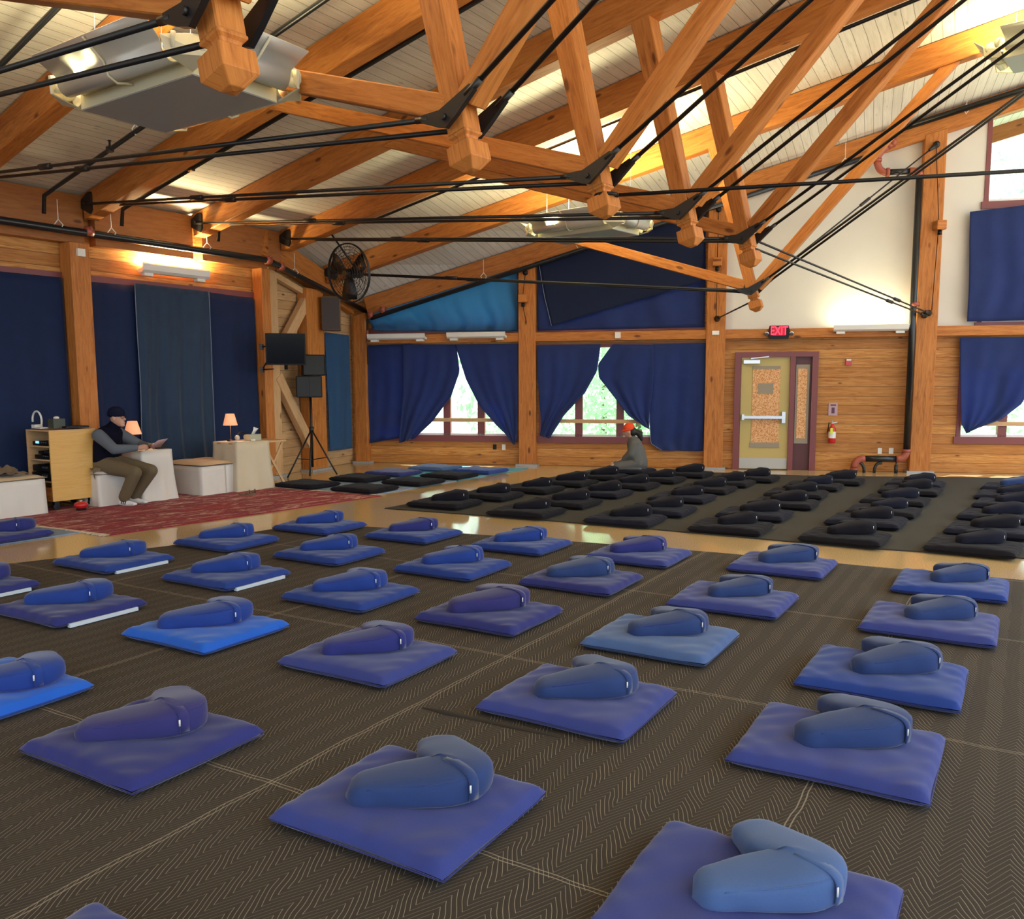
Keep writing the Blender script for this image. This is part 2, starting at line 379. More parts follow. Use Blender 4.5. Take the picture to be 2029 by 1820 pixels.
# trim floor to the room with the two wall lines
fl = MB(); q = [PL.P(-20, 0, -.3), PL.P(.05, 0, -.3), PS.P(SEG+.3, 0, -.3), PB.P(18, 0, -.3), Vector((20, -9, 0)), Vector((-6, -9, 0))]
fl.face(q, [(p.x, p.y) for p in q]); struct(fl.build('floor', 'floor'))
# ---------------------------------------------------------------- roof boards
cb = MB(); ks = list(range(-8, 8)); ss = [-.55, 0, 2, 4, 6, 8, 10, 12, 14, 16]
P = []; U = []
for k in ks:
    P.append([RP(k, s, .01, .0 if k < 7 else 0) for s in ss]); U.append([(k*1.7+30, s) for s in ss])
cb.grid(P, sm=False, uv=U)
out = [RP(7, s, .01) for s in ss]; n7 = -PB.inn
cb.grid([out, [p + n7*1.25 + Z*(-.30) for p in out]], sm=False, uv=[[(50, s) for s in ss], [(51.3, s) for s in ss]])
c_o = cb.build('ceiling', 'ceiling_boards'); struct(c_o)
sl = c_o.modifiers.new('thick', 'SOLIDIFY'); sl.thickness = .16; sl.offset = 1
# check the solidify side after build: outward is up
me = c_o.data
if me.polygons[0].normal.z < 0: sl.offset = -1
fb = MB(); fb.beam(out[0]+n7*1.3+Z*(-.40), out[-1]+n7*1.3+Z*(-.40), .06, .32, n7); tag(fb.build('eave_board', 'timber_dark'), 'long timber fascia board along the outside eave beyond the top window', 'fascia board')
# ---------------------------------------------------------------- left wall
WO = -.20                                 # boarding lies this far behind the posts' inner faces
s_l0 = -20
w = MB(); zt = 4.06; w.slab(PL, s_l0, .02, 0, zt, None, WO, .12); struct(w.build('wall_left', 'plank_wall'))
b = MB()
for i in range(-8, 5):
    a0 = (EV[i]-PL.P0).dot(PL.d); a1 = (EV[i+1]-PL.P0).dot(PL.d)
    b.beam(PL.P(a0+.16, 3.77, -.10), PL.P(a1-.0, 3.77, -.10), .16, .64, PL.inn)
tag(b.build('eave_beam', 'timber_dark', bevel=.004), 'deep reddish timber beam running along the top of the left wall between the rafters', 'beam')
pl_t = PL.off(WO+.02); zc = PL.off(WO).at((60, 545)).z
tr = MB(); tr.beam(PL.P(-20, zc+.03, WO+.02), PL.P(-.1, zc+.03, WO+.02), .05, .09, PL.inn); struct(tr.build('trim_1', 'maroon'))
# posts
def post(pl, s0, s1, z1, depth, label, name='timber_post', m='timber', z1b=None, o=0):
    r = root(name, label, 'post', pl.P((s0+s1)/2, 0, o-depth/2))
    bb = MB(); z1b = z1 if z1b is None else z1b
    A = [pl.P(s0, 0.0, o-depth), pl.P(s1, 0.0, o-depth), pl.P(s1, 0.0, o), pl.P(s0, 0.0, o)]
    B = [pl.P(s0, z1, o-depth), pl.P(s1, z1b, o-depth), pl.P(s1, z1b, o), pl.P(s0, z1, o)]
    bb.hexa(A+B); bb.build('shaft', m, r, bevel=.008)
    f = MB(); f.box(pl.P((s0+s1)/2, .02, o-depth/2+.03), (s1-s0)+.1, depth+.06, .04, pl.d); f.build('foot_plate', 'galv', r)
    return r
a0 = PL.off(.08).sz((138, 480))[0]; a1 = PL.off(.08).sz((177, 480))[0]
post(PL, a0, a1, 3.45, .27, 'thick orange timber post on the left wall behind the seated man', o=.08)
post(PL, a0-3.36-.02, a1-3.36, 3.45, .27, 'timber post on the left wall beyond the left edge, nearest the camera', o=.08)
a0 = PL.off(.05).sz((520, 600))[0]; a1 = PL.sz((545, 600))[0]
post(PL, a0, -.0, 3.45, .24, 'thick orange timber post at the end of the left wall beside the television', o=.05)
# ---------------------------------------------------------------- short wall with knee braces
w = MB(); w.slab(PS, -.1, SEG+.1, 0, 4.18, 3.38, -.16, .12); struct(w.build('wall_corner', 'plank_pale'))
b = MB(); b.beam(PS.P(-.05, 3.88, -.08), PS.P(SEG, 3.13, -.08), .14, .44, PS.inn); tag(b.build('eave_beam', 'timber', bevel=.004), 'sloping timber beam above the braced wall behind the fan', 'beam')
b = MB(); b.beam(PS.P(0, 3.44, -.06), PS.P(SEG*.5, 3.1, -.06), .1, .10, PS.inn); tag(b.build('brace_header', 'timber_pale', bevel=.004), 'thin timber header under the wall pipe behind the television', 'beam')
sp0 = PS.sz((608, 800))[0]; sp1 = PS.sz((641, 800))[0]
post(PS, sp0, sp1, 3.25, .2, 'timber post in the middle of the braced wall behind the speaker stand', o=.06)
a = PS.sz((547, 700))[0]; post(PS, .02, .22, 3.4, .2, 'pale timber side post between the television and the left wall', m='timber_pale', o=.02)
def brace(p, q, lab):
    b = MB(); A = PS.off(-.02).at(p); B = PS.off(-.02).at(q); b.beam(A, B, .12, .19, PS.inn)
    tag(b.build('knee_brace', 'timber_pale', origin=A, bevel=.006), lab, 'brace')
brace((612, 583), (549, 705), 'slanted timber brace above the television, leaning to the right')
brace((548, 745), (630, 915), 'slanted timber brace below the television, running down behind the speaker stand')
# ---------------------------------------------------------------- back wall
def bs(x, y=700): return PB.sz((x, y))[0]
rz = lambda s: 3.235+.271*s - .02
ZB0 = 2.35; ZB1 = 2.50
WB = -.16                                 # wall face behind post faces
pw = PB.off(WB)
def ws(x, y=700): return pw.sz((x, y))[0]
sill = pw.at((900, 864)).z; head = 2.28
w1 = (ws(738), ws(1025)); w2 = (ws(1068), ws(1388)); w4 = (ws(1897, 800), ws(1897, 800)+3.0); w4u = (ws(1932), ws(1932)+2.9)
sill4 = pw.at((2000, 868)).z; m4 = (pw.at((2000, 640)).z, pw.at((2000, 418)).z, pw.at((1990, 408)).z)
wb = MB(); wp = MB()
def sol(mb, s0, s1, z0, z1): # z1 None = to the roof
    if z1 is None: mb.slab(pw, s0, s1, z0, rz(s0), rz(s1), 0, .14)
    else: mb.slab(pw, s0, s1, z0, z1, None, 0, .14)
sol(wb, -.2, w1[0], 0, None); sol(wb, w1[0], w1[1], 0, sill); sol(wb, w1[0], w1[1], head, 2.62); sol(wb, w1[1], w2[0], 0, None)
sol(wb, w2[0], w2[1], 0, sill); sol(wb, w2[0], w2[1], head, 2.62); sol(wb, w2[1], 7.0, 0, None); sol(wb, 7.0, w4[0], 0, 2.46)
sol(wb, w4[0], w4[1], 0, sill4); sol(wb, w4[0], w4[1], head, 2.46); sol(wb, w4[1], 17.5, 0, None)
sol(wp, 7.0, w4u[0], 2.46, None); sol(wp, w4u[0], w4u[1], 2.46, m4[0]); sol(wp, w4u[0], w4u[1], m4[1]-.09, m4[2]+.06); sol(wp, w4u[1], w4[1], 2.46, None)
struct(wb.build('wall_back', 'plank_wall'))
o = struct(wp.build('wall_back', 'plaster'))
# beam, posts, wall rafter
bm_ = MB(); bm_.beam(PB.P(.1, 2.425, -.07), PB.P(10.3, 2.425, -.07), .14, .165, PB.inn); bm_.beam(PB.P(10.3, 2.425, -.07), PB.P(17, 2.425, -.07), .14, .165, PB.inn)
tag(bm_.build('wall_beam', 'timber', bevel=.006), 'long horizontal timber beam across the back wall above the curtains and door', 'beam')
bd = MB()
bd.beam(RP(7, .05, -.19, .065), RP(7, 16, -.19, .065), .16, .34, PB.inn)
tag(bd.build('wall_rafter', 'timber', bevel=.006), 'sloping timber rafter fixed along the top of the back wall', 'rafter')
for x0, x1, y, lab, m in ((703, 727, 760, 'corner timber post between the braced wall and the first pair of curtains', 'timber'),
                       (1028, 1061, 760, 'timber post on the back wall between the two curtained windows', 'timber'),
                       (1397, 1435, 760, 'timber post on the back wall left of the yellow exit door', 'timber'),
                       (1809, 1851, 760, 'cracked timber post on the back wall right of the tall black pipe', 'timber')):
    s0, s1 = bs(x0, y), bs(x1, y)
    post(PB, s0, s1, rz(s0)-.33, .185, lab, m=m, z1b=rz(s1)-.33, o=.03)
# ---------------------------------------------------------------- windows
def window(n, pl, sa, sb, z0, z1, mull, rail=None, topb=None, label=None):
    r = root('window_%d' % n, label, None, pl.P((sa+sb)/2, z0, 0), kind='structure')
    f = MB(); t = .07; z1b = topb if topb is not None else z1
    for a, bb in ((sa, sa+t), (sb-t, sb)): f.slab(pl, a, bb, z0, lerp(z1, z1b, (a-sa)/(sb-sa)), lerp(z1, z1b, (bb-sa)/(sb-sa)), .02, .12)
    f.slab(pl, sa-.04, sb+.04, z0-.10, z0+.02, None, .04, .16)
    f.beam(pl.P(sa, z1-.02, -.03), pl.P(sb, z1b-.02, -.03), .12, .07, pl.inn)
    f.build('frame', 'maroon', r)
    for x in mull:
        s_ = pl.sz((x, 780))[0] if x > 30 else x
        g = MB(); zz = lerp(z1, z1b, (s_-sa)/(sb-sa)); g.slab(pl, s_-.07, s_+.07, z0, zz, zz, .0, .09); g.build('mullion', 'maroon', r)
    g = MB(); g.face([pl.P(sa, z0, -.08), pl.P(sb, z0, -.08), pl.P(sb, z1b, -.08), pl.P(sa, z1, -.08)]); g.build('pane', 'glass', r)
    g = MB(); g.slab(pl, sa+t, sb-t, z0+.02, z0+.06, None, .0, .06); g.build('sash_bar', 'white', r)
    if rail:
        z = pl.at((1000, rail)).z if rail > 10 else rail
        g = MB(); g.beam(pl.P(sa+.06, z, .03), pl.P(sb-.3, z, .03), .035, .07, pl.inn); g.build('grab_rail', 'timber_pale', r)
    return r
window(1, pw, w1[0], w1[1], sill, head, (885, 953), 832)
window(2, pw, w1[0], w1[1], 2.62, rz(w1[0])-.36, (), None, rz(w1[1])-.36)
window(3, pw, w2[0], w2[1], sill, head, (1147, 1229, 1312), 833)
window(4, pw, w2[0], w2[1], 2.62, rz(w2[0])-.36, (1290,), None, rz(w2[1])-.36)
window(5, pw, w4[0], w4[1], sill4, head, (1990, 2110), 833)
window(6, pw, w4u[0], w4u[1], m4[0], m4[1]-.09, (2060,), None)
window(7, pw, w4u[0], w4u[1], m4[2]+.06, rz(w4u[0])-.33, (2034,), None, rz(w4u[1])-.33)
# ---------------------------------------------------------------- exit door with side light
def door():
    r = root('door_1', None, None, PB.P(bs(1530, 930), 0, WB), kind='structure'); pl = PB.off(WB)
    X = lambda x: pl.sz((x, 800))[0]
    f = MB(); zt = pl.at((1540, 697)).z; zi = pl.at((1540, 707)).z
    f.slab(pl, X(1454), X(1466), 0, zt, None, .08, .08); f.slab(pl, X(1606), X(1618), 0, zt, None, .08, .08); f.slab(pl, X(1454), X(1618), zi, zt, None, .085, .08)
    f.slab(pl, X(1563), X(1573), 0, zi, None, .08, .08); f.build('door_frame', 'maroon', r)
    d = MB(); d.slab(pl, X(1467), X(1563), .015, zi, None, .03, .03); df = d.build('door_leaf', 'tan_door', r)
    d = MB(); d.slab(pl, X(1490), X(1544), pl.at((1515, 878)).z, pl.at((1515, 727)).z, None, .04, .012); d.build('boarded_pane', 'osb', df)
    d = MB(); d.slab(pl, X(1487), X(1546), pl.at((1515, 886)).z, pl.at((1515, 876)).z, None, .045, .01); d.slab(pl, X(1490), X(1544), pl.at((1515, 731)).z, pl.at((1515, 725)).z, None, .045, .01)
    d.slab(pl, X(1501), X(1531), pl.at((1515, 780)).z, pl.at((1515, 759)).z, None, .045, .006); d.build('tape_strip', 'tape', df)
    d = MB(); d.slab(pl, X(1467), X(1562), .02, pl.at((1515, 907)).z, None, .038, .01); d.build('kick_plate', 'kick', df)
    z = pl.at((1515, 826)).z
    d = MB(); d.beam(pl.P(X(1470), z, .09), pl.P(X(1556), z, .09), .05, .05, pl.inn); d.slab(pl, X(1470), X(1475), z-.05, z+.05, None, .1, .07); d.slab(pl, X(1549), X(1556), z-.1, z+.1, None, .11, .08); d.build('push_bar', 'steel', df)
    d = MB(); z = pl.at((1485, 717)).z; d.slab(pl, X(1471), X(1503), z-.03, z+.03, None, .1, .06); d.beam(pl.P(X(1485), z+.06, .1), pl.P(X(1520), z+.09, .12), .02, .015, pl.inn); d.build('door_closer', 'steel', df)
    sl_ = MB(); sl_.slab(pl, X(1573), X(1606), 0.0, zi, None, .02, .03); so = sl_.build('side_panel', 'maroon_dark', r)
    d = MB(); d.slab(pl, X(1575), X(1602), pl.at((1585, 878)).z, pl.at((1585, 722)).z, None, .03, .01); d.build('tape_border', 'tape', so)
    d = MB(); d.slab(pl, X(1579), X(1597), pl.at((1585, 868)).z, pl.at((1585, 730)).z, None, .036, .01); d.build('boarded_pane', 'osb', so)
door()
# ---------------------------------------------------------------- curtains
def drape(pl, o, L, R, folds, amp, m, label, name='curtain', grp=None, rows=26, cols=56, ph=0.0, gather=0.0, hem=''):
    p = pl.off(o); b = MB(); P = []; rnd = random.Random(sum(map(ord, label)))
    pj = [rnd.random()*6 for _ in range(6)]
    for i in range(rows+1):
        v = i/rows; a = polyat(L, v); c = polyat(R, v); row = []
        for j in range(cols+1):
            u = j/cols; q = p.at((lerp(a[0], c[0], u), lerp(a[1], c[1], u)))
            folds_ = folds*.5; w_ = u + .05*math.sin(4*v+pj[0])*(.3+v) + gather*math.sin(v*2.5)*(.5-u)*.3
            d = (.55*math.sin(w_*folds_*6.283+pj[1]) + .3*math.sin(w_*folds_*2.3*6.283+pj[2]+2*v) + .25*math.sin(w_*folds_*.6*6.283+pj[3]-2.5*v) + .5*math.sin(7*(w_-.5)*(1.2-v)*folds_*.5+3*v+pj[4]))*1.7*amp*(.2+.8*min(1, v*1.6))
            row.append(q + p.inn*(d*.7+amp))
        P.append(row)
    b.grid(P); o_ = b.build(name, m, origin=p.at(polyat(L, 0)))
    sd = o_.modifiers.new('thick', 'SOLIDIFY'); sd.thickness = .006
    org_ = p.at(polyat(L, 0))
    for c_, on in ((0, 'L' in hem), (cols, 'R' in hem)):
        if on: hb = MB(); hb.tube([P[i][c_]+p.inn*.006 for i in range(rows+1)], .007, 5); hb.build('hem', 'hem', o_)
    return tag(o_, label, 'curtain', grp)
cw = -.14
def lw(x, y): return (x, y)
bz = PL.off(cw)
def floor_y(x):  # image row of the left wall's foot, curtains end just above
    d = ray((x, 900)); lo, hi = 760, 1300
    for _ in range(30):
        m_ = (lo+hi)/2
        if bz.at((x, m_)).z > .03: lo = m_
        else: hi = m_
    return lo
def lcur(x0, y0, x1, y1, label, folds, o=cw, amp=.02, m='curtain_wall', hem=''):
    pq = PL.off(o); a_ = pq.at((x0, y0)); c_ = pq.at((x1, y1)); a_.z = c_.z = .03; drape(PL, o, [(x0, y0), proj(a_)], [(x1, y1), proj(c_)], folds, amp, m, label, grp='curtains over the left wall windows', hem=hem)
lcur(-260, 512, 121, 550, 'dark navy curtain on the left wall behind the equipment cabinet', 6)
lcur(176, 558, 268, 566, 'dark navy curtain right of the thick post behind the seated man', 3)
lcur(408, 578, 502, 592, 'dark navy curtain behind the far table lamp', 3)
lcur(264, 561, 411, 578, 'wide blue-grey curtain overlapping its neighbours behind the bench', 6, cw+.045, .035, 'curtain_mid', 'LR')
K = 'curtains over the back wall windows'
drape(PB, -.10, [(727, 684), (728, 780), (731, 878)], [(815, 681), (818, 780), (822, 862)], 3, .03, 'curtain', 'blue curtain at the far left of the back wall beside the corner post', grp=K)
drape(PB, -.06, [(800, 682), (800, 780), (793, 877)], [(905, 682), (912, 735), (895, 785), (858, 835), (822, 868)], 4, .035, 'curtain', 'blue curtain pulled left, forming the left side of the first window gap', grp=K)
drape(PB, -.06, [(903, 682), (925, 752), (952, 805), (985, 842), (1003, 858), (1019, 880)], [(1028, 681), (1028, 740), (1028, 790), (1027, 830), (1026, 860), (1021, 880)], 4, .035, 'curtain', 'blue curtain tapering to a point beside the middle post', grp=K)
drape(PB, -.06, [(1064, 684), (1066, 740), (1070, 800), (1073, 835), (1070, 862)], [(1191, 682), (1184, 735), (1160, 778), (1118, 822), (1090, 868)], 4, .035, 'curtain', 'blue curtain pulled left and knotted at the bottom in the second window', grp=K)
drape(PB, -.06, [(1214, 682), (1185, 722), (1187, 748), (1214, 782), (1245, 822), (1280, 846)], [(1295, 683), (1295, 730), (1294, 770), (1290, 800), (1286, 830), (1287, 850)], 3, .035, 'curtain', 'blue curtain bulging left over the second window gap', grp=K)
drape(PB, -.09, [(1292, 682), (1289, 760), (1287, 830), (1290, 878), (1312, 892)], [(1399, 679), (1397, 760), (1395, 830), (1394, 870), (1392, 893)], 3, .03, 'curtain', 'long blue curtain hanging beside the post left of the exit door', grp=K, hem='L')
drape(PB, -.08, [(738, 614), (733, 636), (745, 655)], [(1027, 528), (1027, 600), (1027, 656)], 9, .06, 'curtain_thin', 'bright sunlit blue cloth sagging in the sloping window above the first curtains', grp=K, rows=30)
drape(PB, -.11, [(1066, 514), (1065, 595), (1066, 655)], [(1398, 404), (1398, 540), (1396, 648)], 5, .03, 'curtain', 'large blue cloth covering the tall upper window beside the middle post', grp=K)
drape(PB, -.03, [(1068, 520), (1080, 590), (1093, 645)], [(1396, 408), (1394, 495), (1388, 558)], 2, .02, 'curtain_dark', 'darker blue cloth hung askew over the tall upper window', grp=K, hem='L')
drape(PB, -.06, [(1921, 420), (1919, 530), (1915, 637)], [(2130, 395), (2140, 520), (2150, 632)], 4, .03, 'curtain', 'blue curtain covering the middle window near the right edge', grp=K)
drape(PB, -.06, [(1901, 668), (1901, 740), (1902, 800), (1904, 838), (1915, 858)], [(2130, 668), (2055, 745), (2022, 800), (1980, 832), (1926, 850)], 4, .035, 'curtain', 'blue curtain pulled left over the lower window near the right edge', grp=K)
drape(PS, -.08, [(643, 658), (648, 780), (654, 893)], [(690, 664), (694, 780), (697, 888)], 3, .02, 'curtain_thin', 'narrow light blue curtain between the speaker and the corner post', grp=K)
# ================================================================ roof trusses
def truss(k, label, full=True):
    r = root('roof_truss', label, 'roof truss', EV[k]+Z*roofz(k, 0), 'roof trusses'); n = Vector((-TD[k].y, TD[k].x, 0)); TW = .19
    sl = .1445 if k < 6 else .2245
    b = MB(); b.beam(RP(k, -.02, -.17, TW/2), RP(k, 15.5, -.17, TW/2), TW, .33, n); b.build('rafter', 'timber', r, bevel=.008)
    if k < 6: Kt, Kb, nd, pb, S0, S1, L0, L1, E = (7.70, 5.05), (8.20, 3.10), (8.20, 3.11), (8.31, 2.80), (8.27, 3.22), (10.35, 5.35), (4.15, 4.47), (8.12, 3.20), (.0, 3.97)
    else: Kt, Kb, nd, pb, S0, S1, L0, L1, E = (7.04, 5.10), (7.60, 3.08), (7.65, 2.89), (7.76, 2.57), (7.72, 2.95), (10.25, 5.85), (4.5, 3.95), (7.55, 2.98), (.0, 3.59)
    ax = (Q(k, *Kb)-Q(k, *Kt)).normalized(); up = -ax; tt = (TD[k]-ax*TD[k].dot(ax)).normalized()
    a = Q(k, *Kt, TW/2); c = Q(k, nd[0], nd[1], TW/2)+ax*.075
    b = MB(); A_ = [a+n*x*.095+tt*y*.10 for x, y in ((-1, -1), (1, -1), (1, 1), (-1, 1))]; C_ = [c+n*x*.072+tt*y*.072 for x, y in ((-1, -1), (1, -1), (1, 1), (-1, 1))]; b.hexa(A_+C_); kp = b.build('king_post', 'timber', r, bevel=.008)
    b = MB(); h = .095
    prof = [(.074, 0), (.074, .012), (.054, .026), (.050, .042), (.060, .058), (.088, .068), (.090, .170), (.036, .222), (.002, .226)]
    rings = []
    for rr, d in prof: rings.append([c+ax*d+n*rr*sx+tt*rr*sy for sx, sy in ((-1, -1), (1, -1), (1, 1), (-1, 1))])
    b.grid(rings, True, False, uv=[[(d*1.0, j*.2) for j in range(4)] for _, d in prof]); b.build('pendant', 'timber', kp, bevel=.003)
    b = MB(); b.beam(Q(k, *S0, TW/2), Q(k, *S1, TW/2), .14, .145, n); b.build('strut', 'timber', r, bevel=.008)
    b = MB(); b.beam(Q(k, *L1, TW/2), Q(k, *L0, TW/2), .15, .145, n); b.build('strut', 'timber', r, bevel=.008)
    # rods on both faces
    S3 = (14.6, nd[1]+(.585 if k < 6 else .70)*(14.6-nd[0]))
    for o_, oe in ((-.045, .06), (TW+.045, .13)):
        N_ = Q(k, nd[0], nd[1], o_); e = Q(k, E[0]+.10, E[1]-.01, oe if o_ > 0 else -.03); f_ = Q(k, *S3, oe)
        b = MB(); d1 = (e-N_).normalized(); d2 = (f_-N_).normalized(); b.tube([N_+d1*.2, e], .0165, 8); rod = b.build('tie_rod', 'black_metal', r)
        m1 = lerp(N_, e, .66 if o_ < 0 else .62); b = MB(); b.tube([m1-d1*.12, m1-d1*.11, m1+d1*.11, m1+d1*.12], [.018, .03, .03, .018], 8); b.build('turnbuckle', 'black_metal', rod)
        b = MB(); b.tube([N_+d2*.2, f_], .0165, 8); b.build('tie_rod', 'black_metal', r)
        # node plate, a bent fish shape
        b = MB(); th_ = .016
        def pt(u, v): return N_ + u*1.0 + v
        pr = [d1*.19+Z*.022, d1*.19-Z*.018, d1*.07-Z*.05, -Z*.062+TD[k]*.01, d2*.07-Z*.036+TD[k]*.035, d2*.24-Z*.012+TD[k]*.02, d2*.24+Z*.022-TD[k]*.015, d2*.08+Z*.04-TD[k]*.025, -TD[k]*.04+Z*.045]
        A = [N_+v-n*th_ for v in pr]; B = [N_+v+n*th_ for v in pr]; b.face(A); b.face(B[::-1])
        for i in range(len(A)): j = (i+1) % len(A); b.face([A[i], A[j], B[j], B[i]])
        sgn = -1 if o_ < 0 else 1
        b.tube([N_+n*sgn*.01, N_+n*sgn*.035], .02, 8); b.tube([N_+d1*.14, N_+d1*.24], .02, 8); b.tube([N_+d2*.18, N_+d2*.31], .021, 8)
        b.build('node_plate', 'black_metal', r)
    b = MB(); e = Q(k, E[0], E[1], -.012); v = [(-.06, -.0), (-.03, .05), (.16, .13), (.25, .13), (.27, .10), (.27, -.10), (.22, -.15), (-.03, -.05)]
    A = [e+TD[k]*x+Z*z-n*.012 for x, z in v]; B = [e+TD[k]*x+Z*z+n*.012 for x, z in v]; b.face(A); b.face(B[::-1])
    for i in range(len(A)): j = (i+1) % len(A); b.face([A[i], A[j], B[j], B[i]])
    b.tube([e+TD[k]*.1-n*.04, e+TD[k]*.1+n*.02], .025, 8); b.build('heel_plate', 'black_metal', r)
    return r
truss(0, 'orange timber roof truss beyond the top left corner, nearest to the camera')
for k, lab in ((1, 'orange timber truss whose carved pendant hangs in front of the large grey light fixture'), (2, 'orange timber truss, second carved pendant from the left'),
               (3, 'orange timber truss, third carved pendant, with a black cable tied round its neck'), (4, 'orange timber truss, fourth carved pendant from the left'),
               (5, 'orange timber truss, fifth carved pendant, directly above the lowest one'), (6, 'orange timber truss with the lowest carved pendant, nearest the exit sign')): truss(k, lab)
# wind rods from the wall posts to the nodes
def rod(name, a, b_, label, r=.013, tb=None, cat='tie rod', m='black_metal'):
    rr = root(name, label, cat, a); b = MB(); b.tube([a, b_], r, 8); b.build('rod', m, rr)
    d = (Vector(b_)-Vector(a)).normalized(); b = MB(); b.ball(Vector(a), .055, 8); b.tube([a, Vector(a)+d*.22], [.05, .02], 8); b.build('socket', m, rr)
    if tb: c = lerp(Vector(a), Vector(b_), tb); b = MB(); b.tube([c-d*.13, c-d*.12, c+d*.12, c+d*.13], [.014, .026, .026, .014], 8); b.build('turnbuckle', m, rr)
N5 = Q(5, 8.2, 3.11, .2); N6 = Q(6, 7.65, 2.89, .2)
pp = PB.off(.06)
rod('wall_tie_rod', pp.at((1421, 631)), N6-Z*.12, 'short black tie rod from the post left of the exit door to the lowest pendant')
rod('wall_tie_rod', pp.at((1840, 620)), N5+Z*.03, 'upper of two black tie rods falling to the cracked post above the lit wall lamp', tb=.25)
rod('wall_tie_rod', pp.at((1832, 624)), N5-Z*.06, 'lower of two black tie rods falling to the cracked post above the lit wall lamp', tb=.28)
rod('wall_tie_rod', pp.at((1856, 286)), N6+Z*.02, 'black tie rod rising to the top of the cracked post near the right edge', tb=.42)
# ================================================================ pipes
def pipe(name, pts, r, label, hangers=(), red=(), hz=.3, m='pipe_black'):
    rr = root(name, label, 'pipe', pts[0]); b = MB(); b.tube(pts, r, 12); b.build('pipe', m, rr)
    for p in hangers:
        p = Vector(p); b = MB(); b.tube([p+Z*(r+hz), p+Z*(r+.05)], .005, 6)
        b.tube([p+Z*(r+.05), p+Vector((r+.01, 0, .03)), p+Vector((0, 0, -r-.008)), p+Vector((-r-.01, 0, .03)), p+Z*(r+.05)], .007, 6); b.build('hanger', 'white', rr)
    for p, d in red:
        p = Vector(p); d = Vector(d).normalized(); b = MB(); b.tube([p-d*.05, p-d*.045, p+d*.045, p+d*.05], [r, r+.018, r+.018, r], 12)
        s_ = d.orthogonal().normalized(); b.ball(p+s_*(r+.03), .016, 5); b.ball(p-s_*(r+.03), .016, 5); b.build('coupling', 'pipe_red', rr)
    return rr
pa = PL.off(.13); A = pa.at((-200, 412)); A = pa.P(-12, 3.60); Bp = pa.P(-.1, 3.57); Cp = Pl(P2, C0-P2, .13).at((738, 625)); Cp.z = 2.93
hg = [pa.P(pa.sz((x, 480))[0], 3.60) for x in (118, 222, 410)] + [lerp(Bp, Cp, .22)]
pipe('sprinkler_main', [A, Bp, Cp], .05, 'thick black sprinkler pipe running along the left wall down to the back corner', hg, [(pa.P(pa.sz((177, 480))[0], 3.6), PL.d), (Bp, PL.d), (lerp(Bp, Cp, .1), Cp-Bp)])
ps = PB.off(.10)
rs_ = lambda s: 3.235+.271*s-.42
S1_ = ps.sz((1745, 330))[0]
pipe('sprinkler_main', [Cp, ps.P(.35, rs_(.1)-.02), ps.P(S1_, rs_(S1_)+.0)], .045, 'thick black sprinkler pipe following the slope of the back wall rafter', [ps.P(s, rs_(s)) for s in (2.6, 4.4, 8.9)], [(ps.P(.35, rs_(.35)-.03), PB.d), (ps.P(.6, rs_(.6)), PB.d)])
pipe('sprinkler_main', [ps.P(ps.sz((1762, 285))[0], rs_(9.7)+.25), ps.P(16, rs_(16)+.27)], .05, 'black sprinkler pipe under the rafter running off the top right edge', [ps.P(ps.sz((1915, 215))[0], 5.97)], ())
# riser
rx = ps.sz((1812, 345)); base = ps.at((1796, 892)); top = ps.at((1822, 348))
el = root('pipe_riser', 'tall black vertical pipe beside the cracked post with red elbows', 'pipe', base)
b = MB(); b.tube([base, top], .055, 14); b.build('pipe', 'pipe_black', el)
def bend(mb, a, c, e, r, n=6, nn=12):
    a, c, e = Vector(a), Vector(c), Vector(e); mb.tube([(1-t)**2*a+2*t*(1-t)*c+t*t*e for t in [i/n for i in range(n+1)]], r, nn)
b = MB(); h1 = top + Z*.08; e1 = h1-PB.d*.16; bend(b, top, h1, e1, .062); b.build('elbow', 'pipe_red', el)
c1 = ps.at((1760, 332)); c1.z = h1.z
b = MB(); b.tube([e1, c1], .05, 12); b.build('pipe', 'pipe_black', el)
b = MB(); bend(b, c1, c1-PB.d*.16, c1-PB.d*.18+Z*.2, .058); c2 = c1-PB.d*.18+Z*.2; c3 = ps.at((1772, 282)); bend(b, c2, c2+Z*.12, c2+PB.d*.15+Z*.22, .058); bend(b, c2+PB.d*.15+Z*.22, c2+PB.d*.25+Z*.27, c3, .06)
b.tube([c2-Z*.02, c2+Z*.03], .075, 12); b.tube([c3-PB.d*.05, c3+PB.d*.02], .075, 12); b.tube([c1-PB.d*.03, c1+PB.d*.02], .075, 12); b.build('elbow', 'pipe_red', el)
b = MB(); mid = ps.at((1813, 603)); b.tube([mid-Z*.03, mid+Z*.03], .075, 12); b.build('coupling', 'pipe_red', el)
b = MB(); b.tube([base-Z*.03, base+Z*.02], .08, 12); b.build('coupling', 'pipe_red', el)
b = MB(); j = base-Z*.15-PB.d*.16; bend(b, base, base-Z*.16, j, .062); b.build('elbow', 'pipe_red', el)
k0 = ps.at((1714, 903)); k0.z = j.z; b = MB(); b.tube([j, k0], .052, 12); b.build('pipe', 'pipe_black', el)
b = MB(); k1 = k0-PB.d*.17-Z*.17; bend(b, k0, k0-PB.d*.17, k1, .062); b.tube([k1+Z*.0, k1-Z*.03], .075, 12); b.build('elbow', 'pipe_red', el)
b = MB(); b.tube([k1, (k1.x, k1.y, 0)], .055, 12); b.build('pipe', 'pipe_black', el)
b = MB(); s_ = ps.at((1776, 915)); b.tube([(s_.x, s_.y, 0), (s_.x, s_.y, k0.z)], .014, 8); b.tube([(s_.x, s_.y, 0), (s_.x, s_.y, .14)], .034, 8); b.build('pipe_stand', 'black_metal', el)
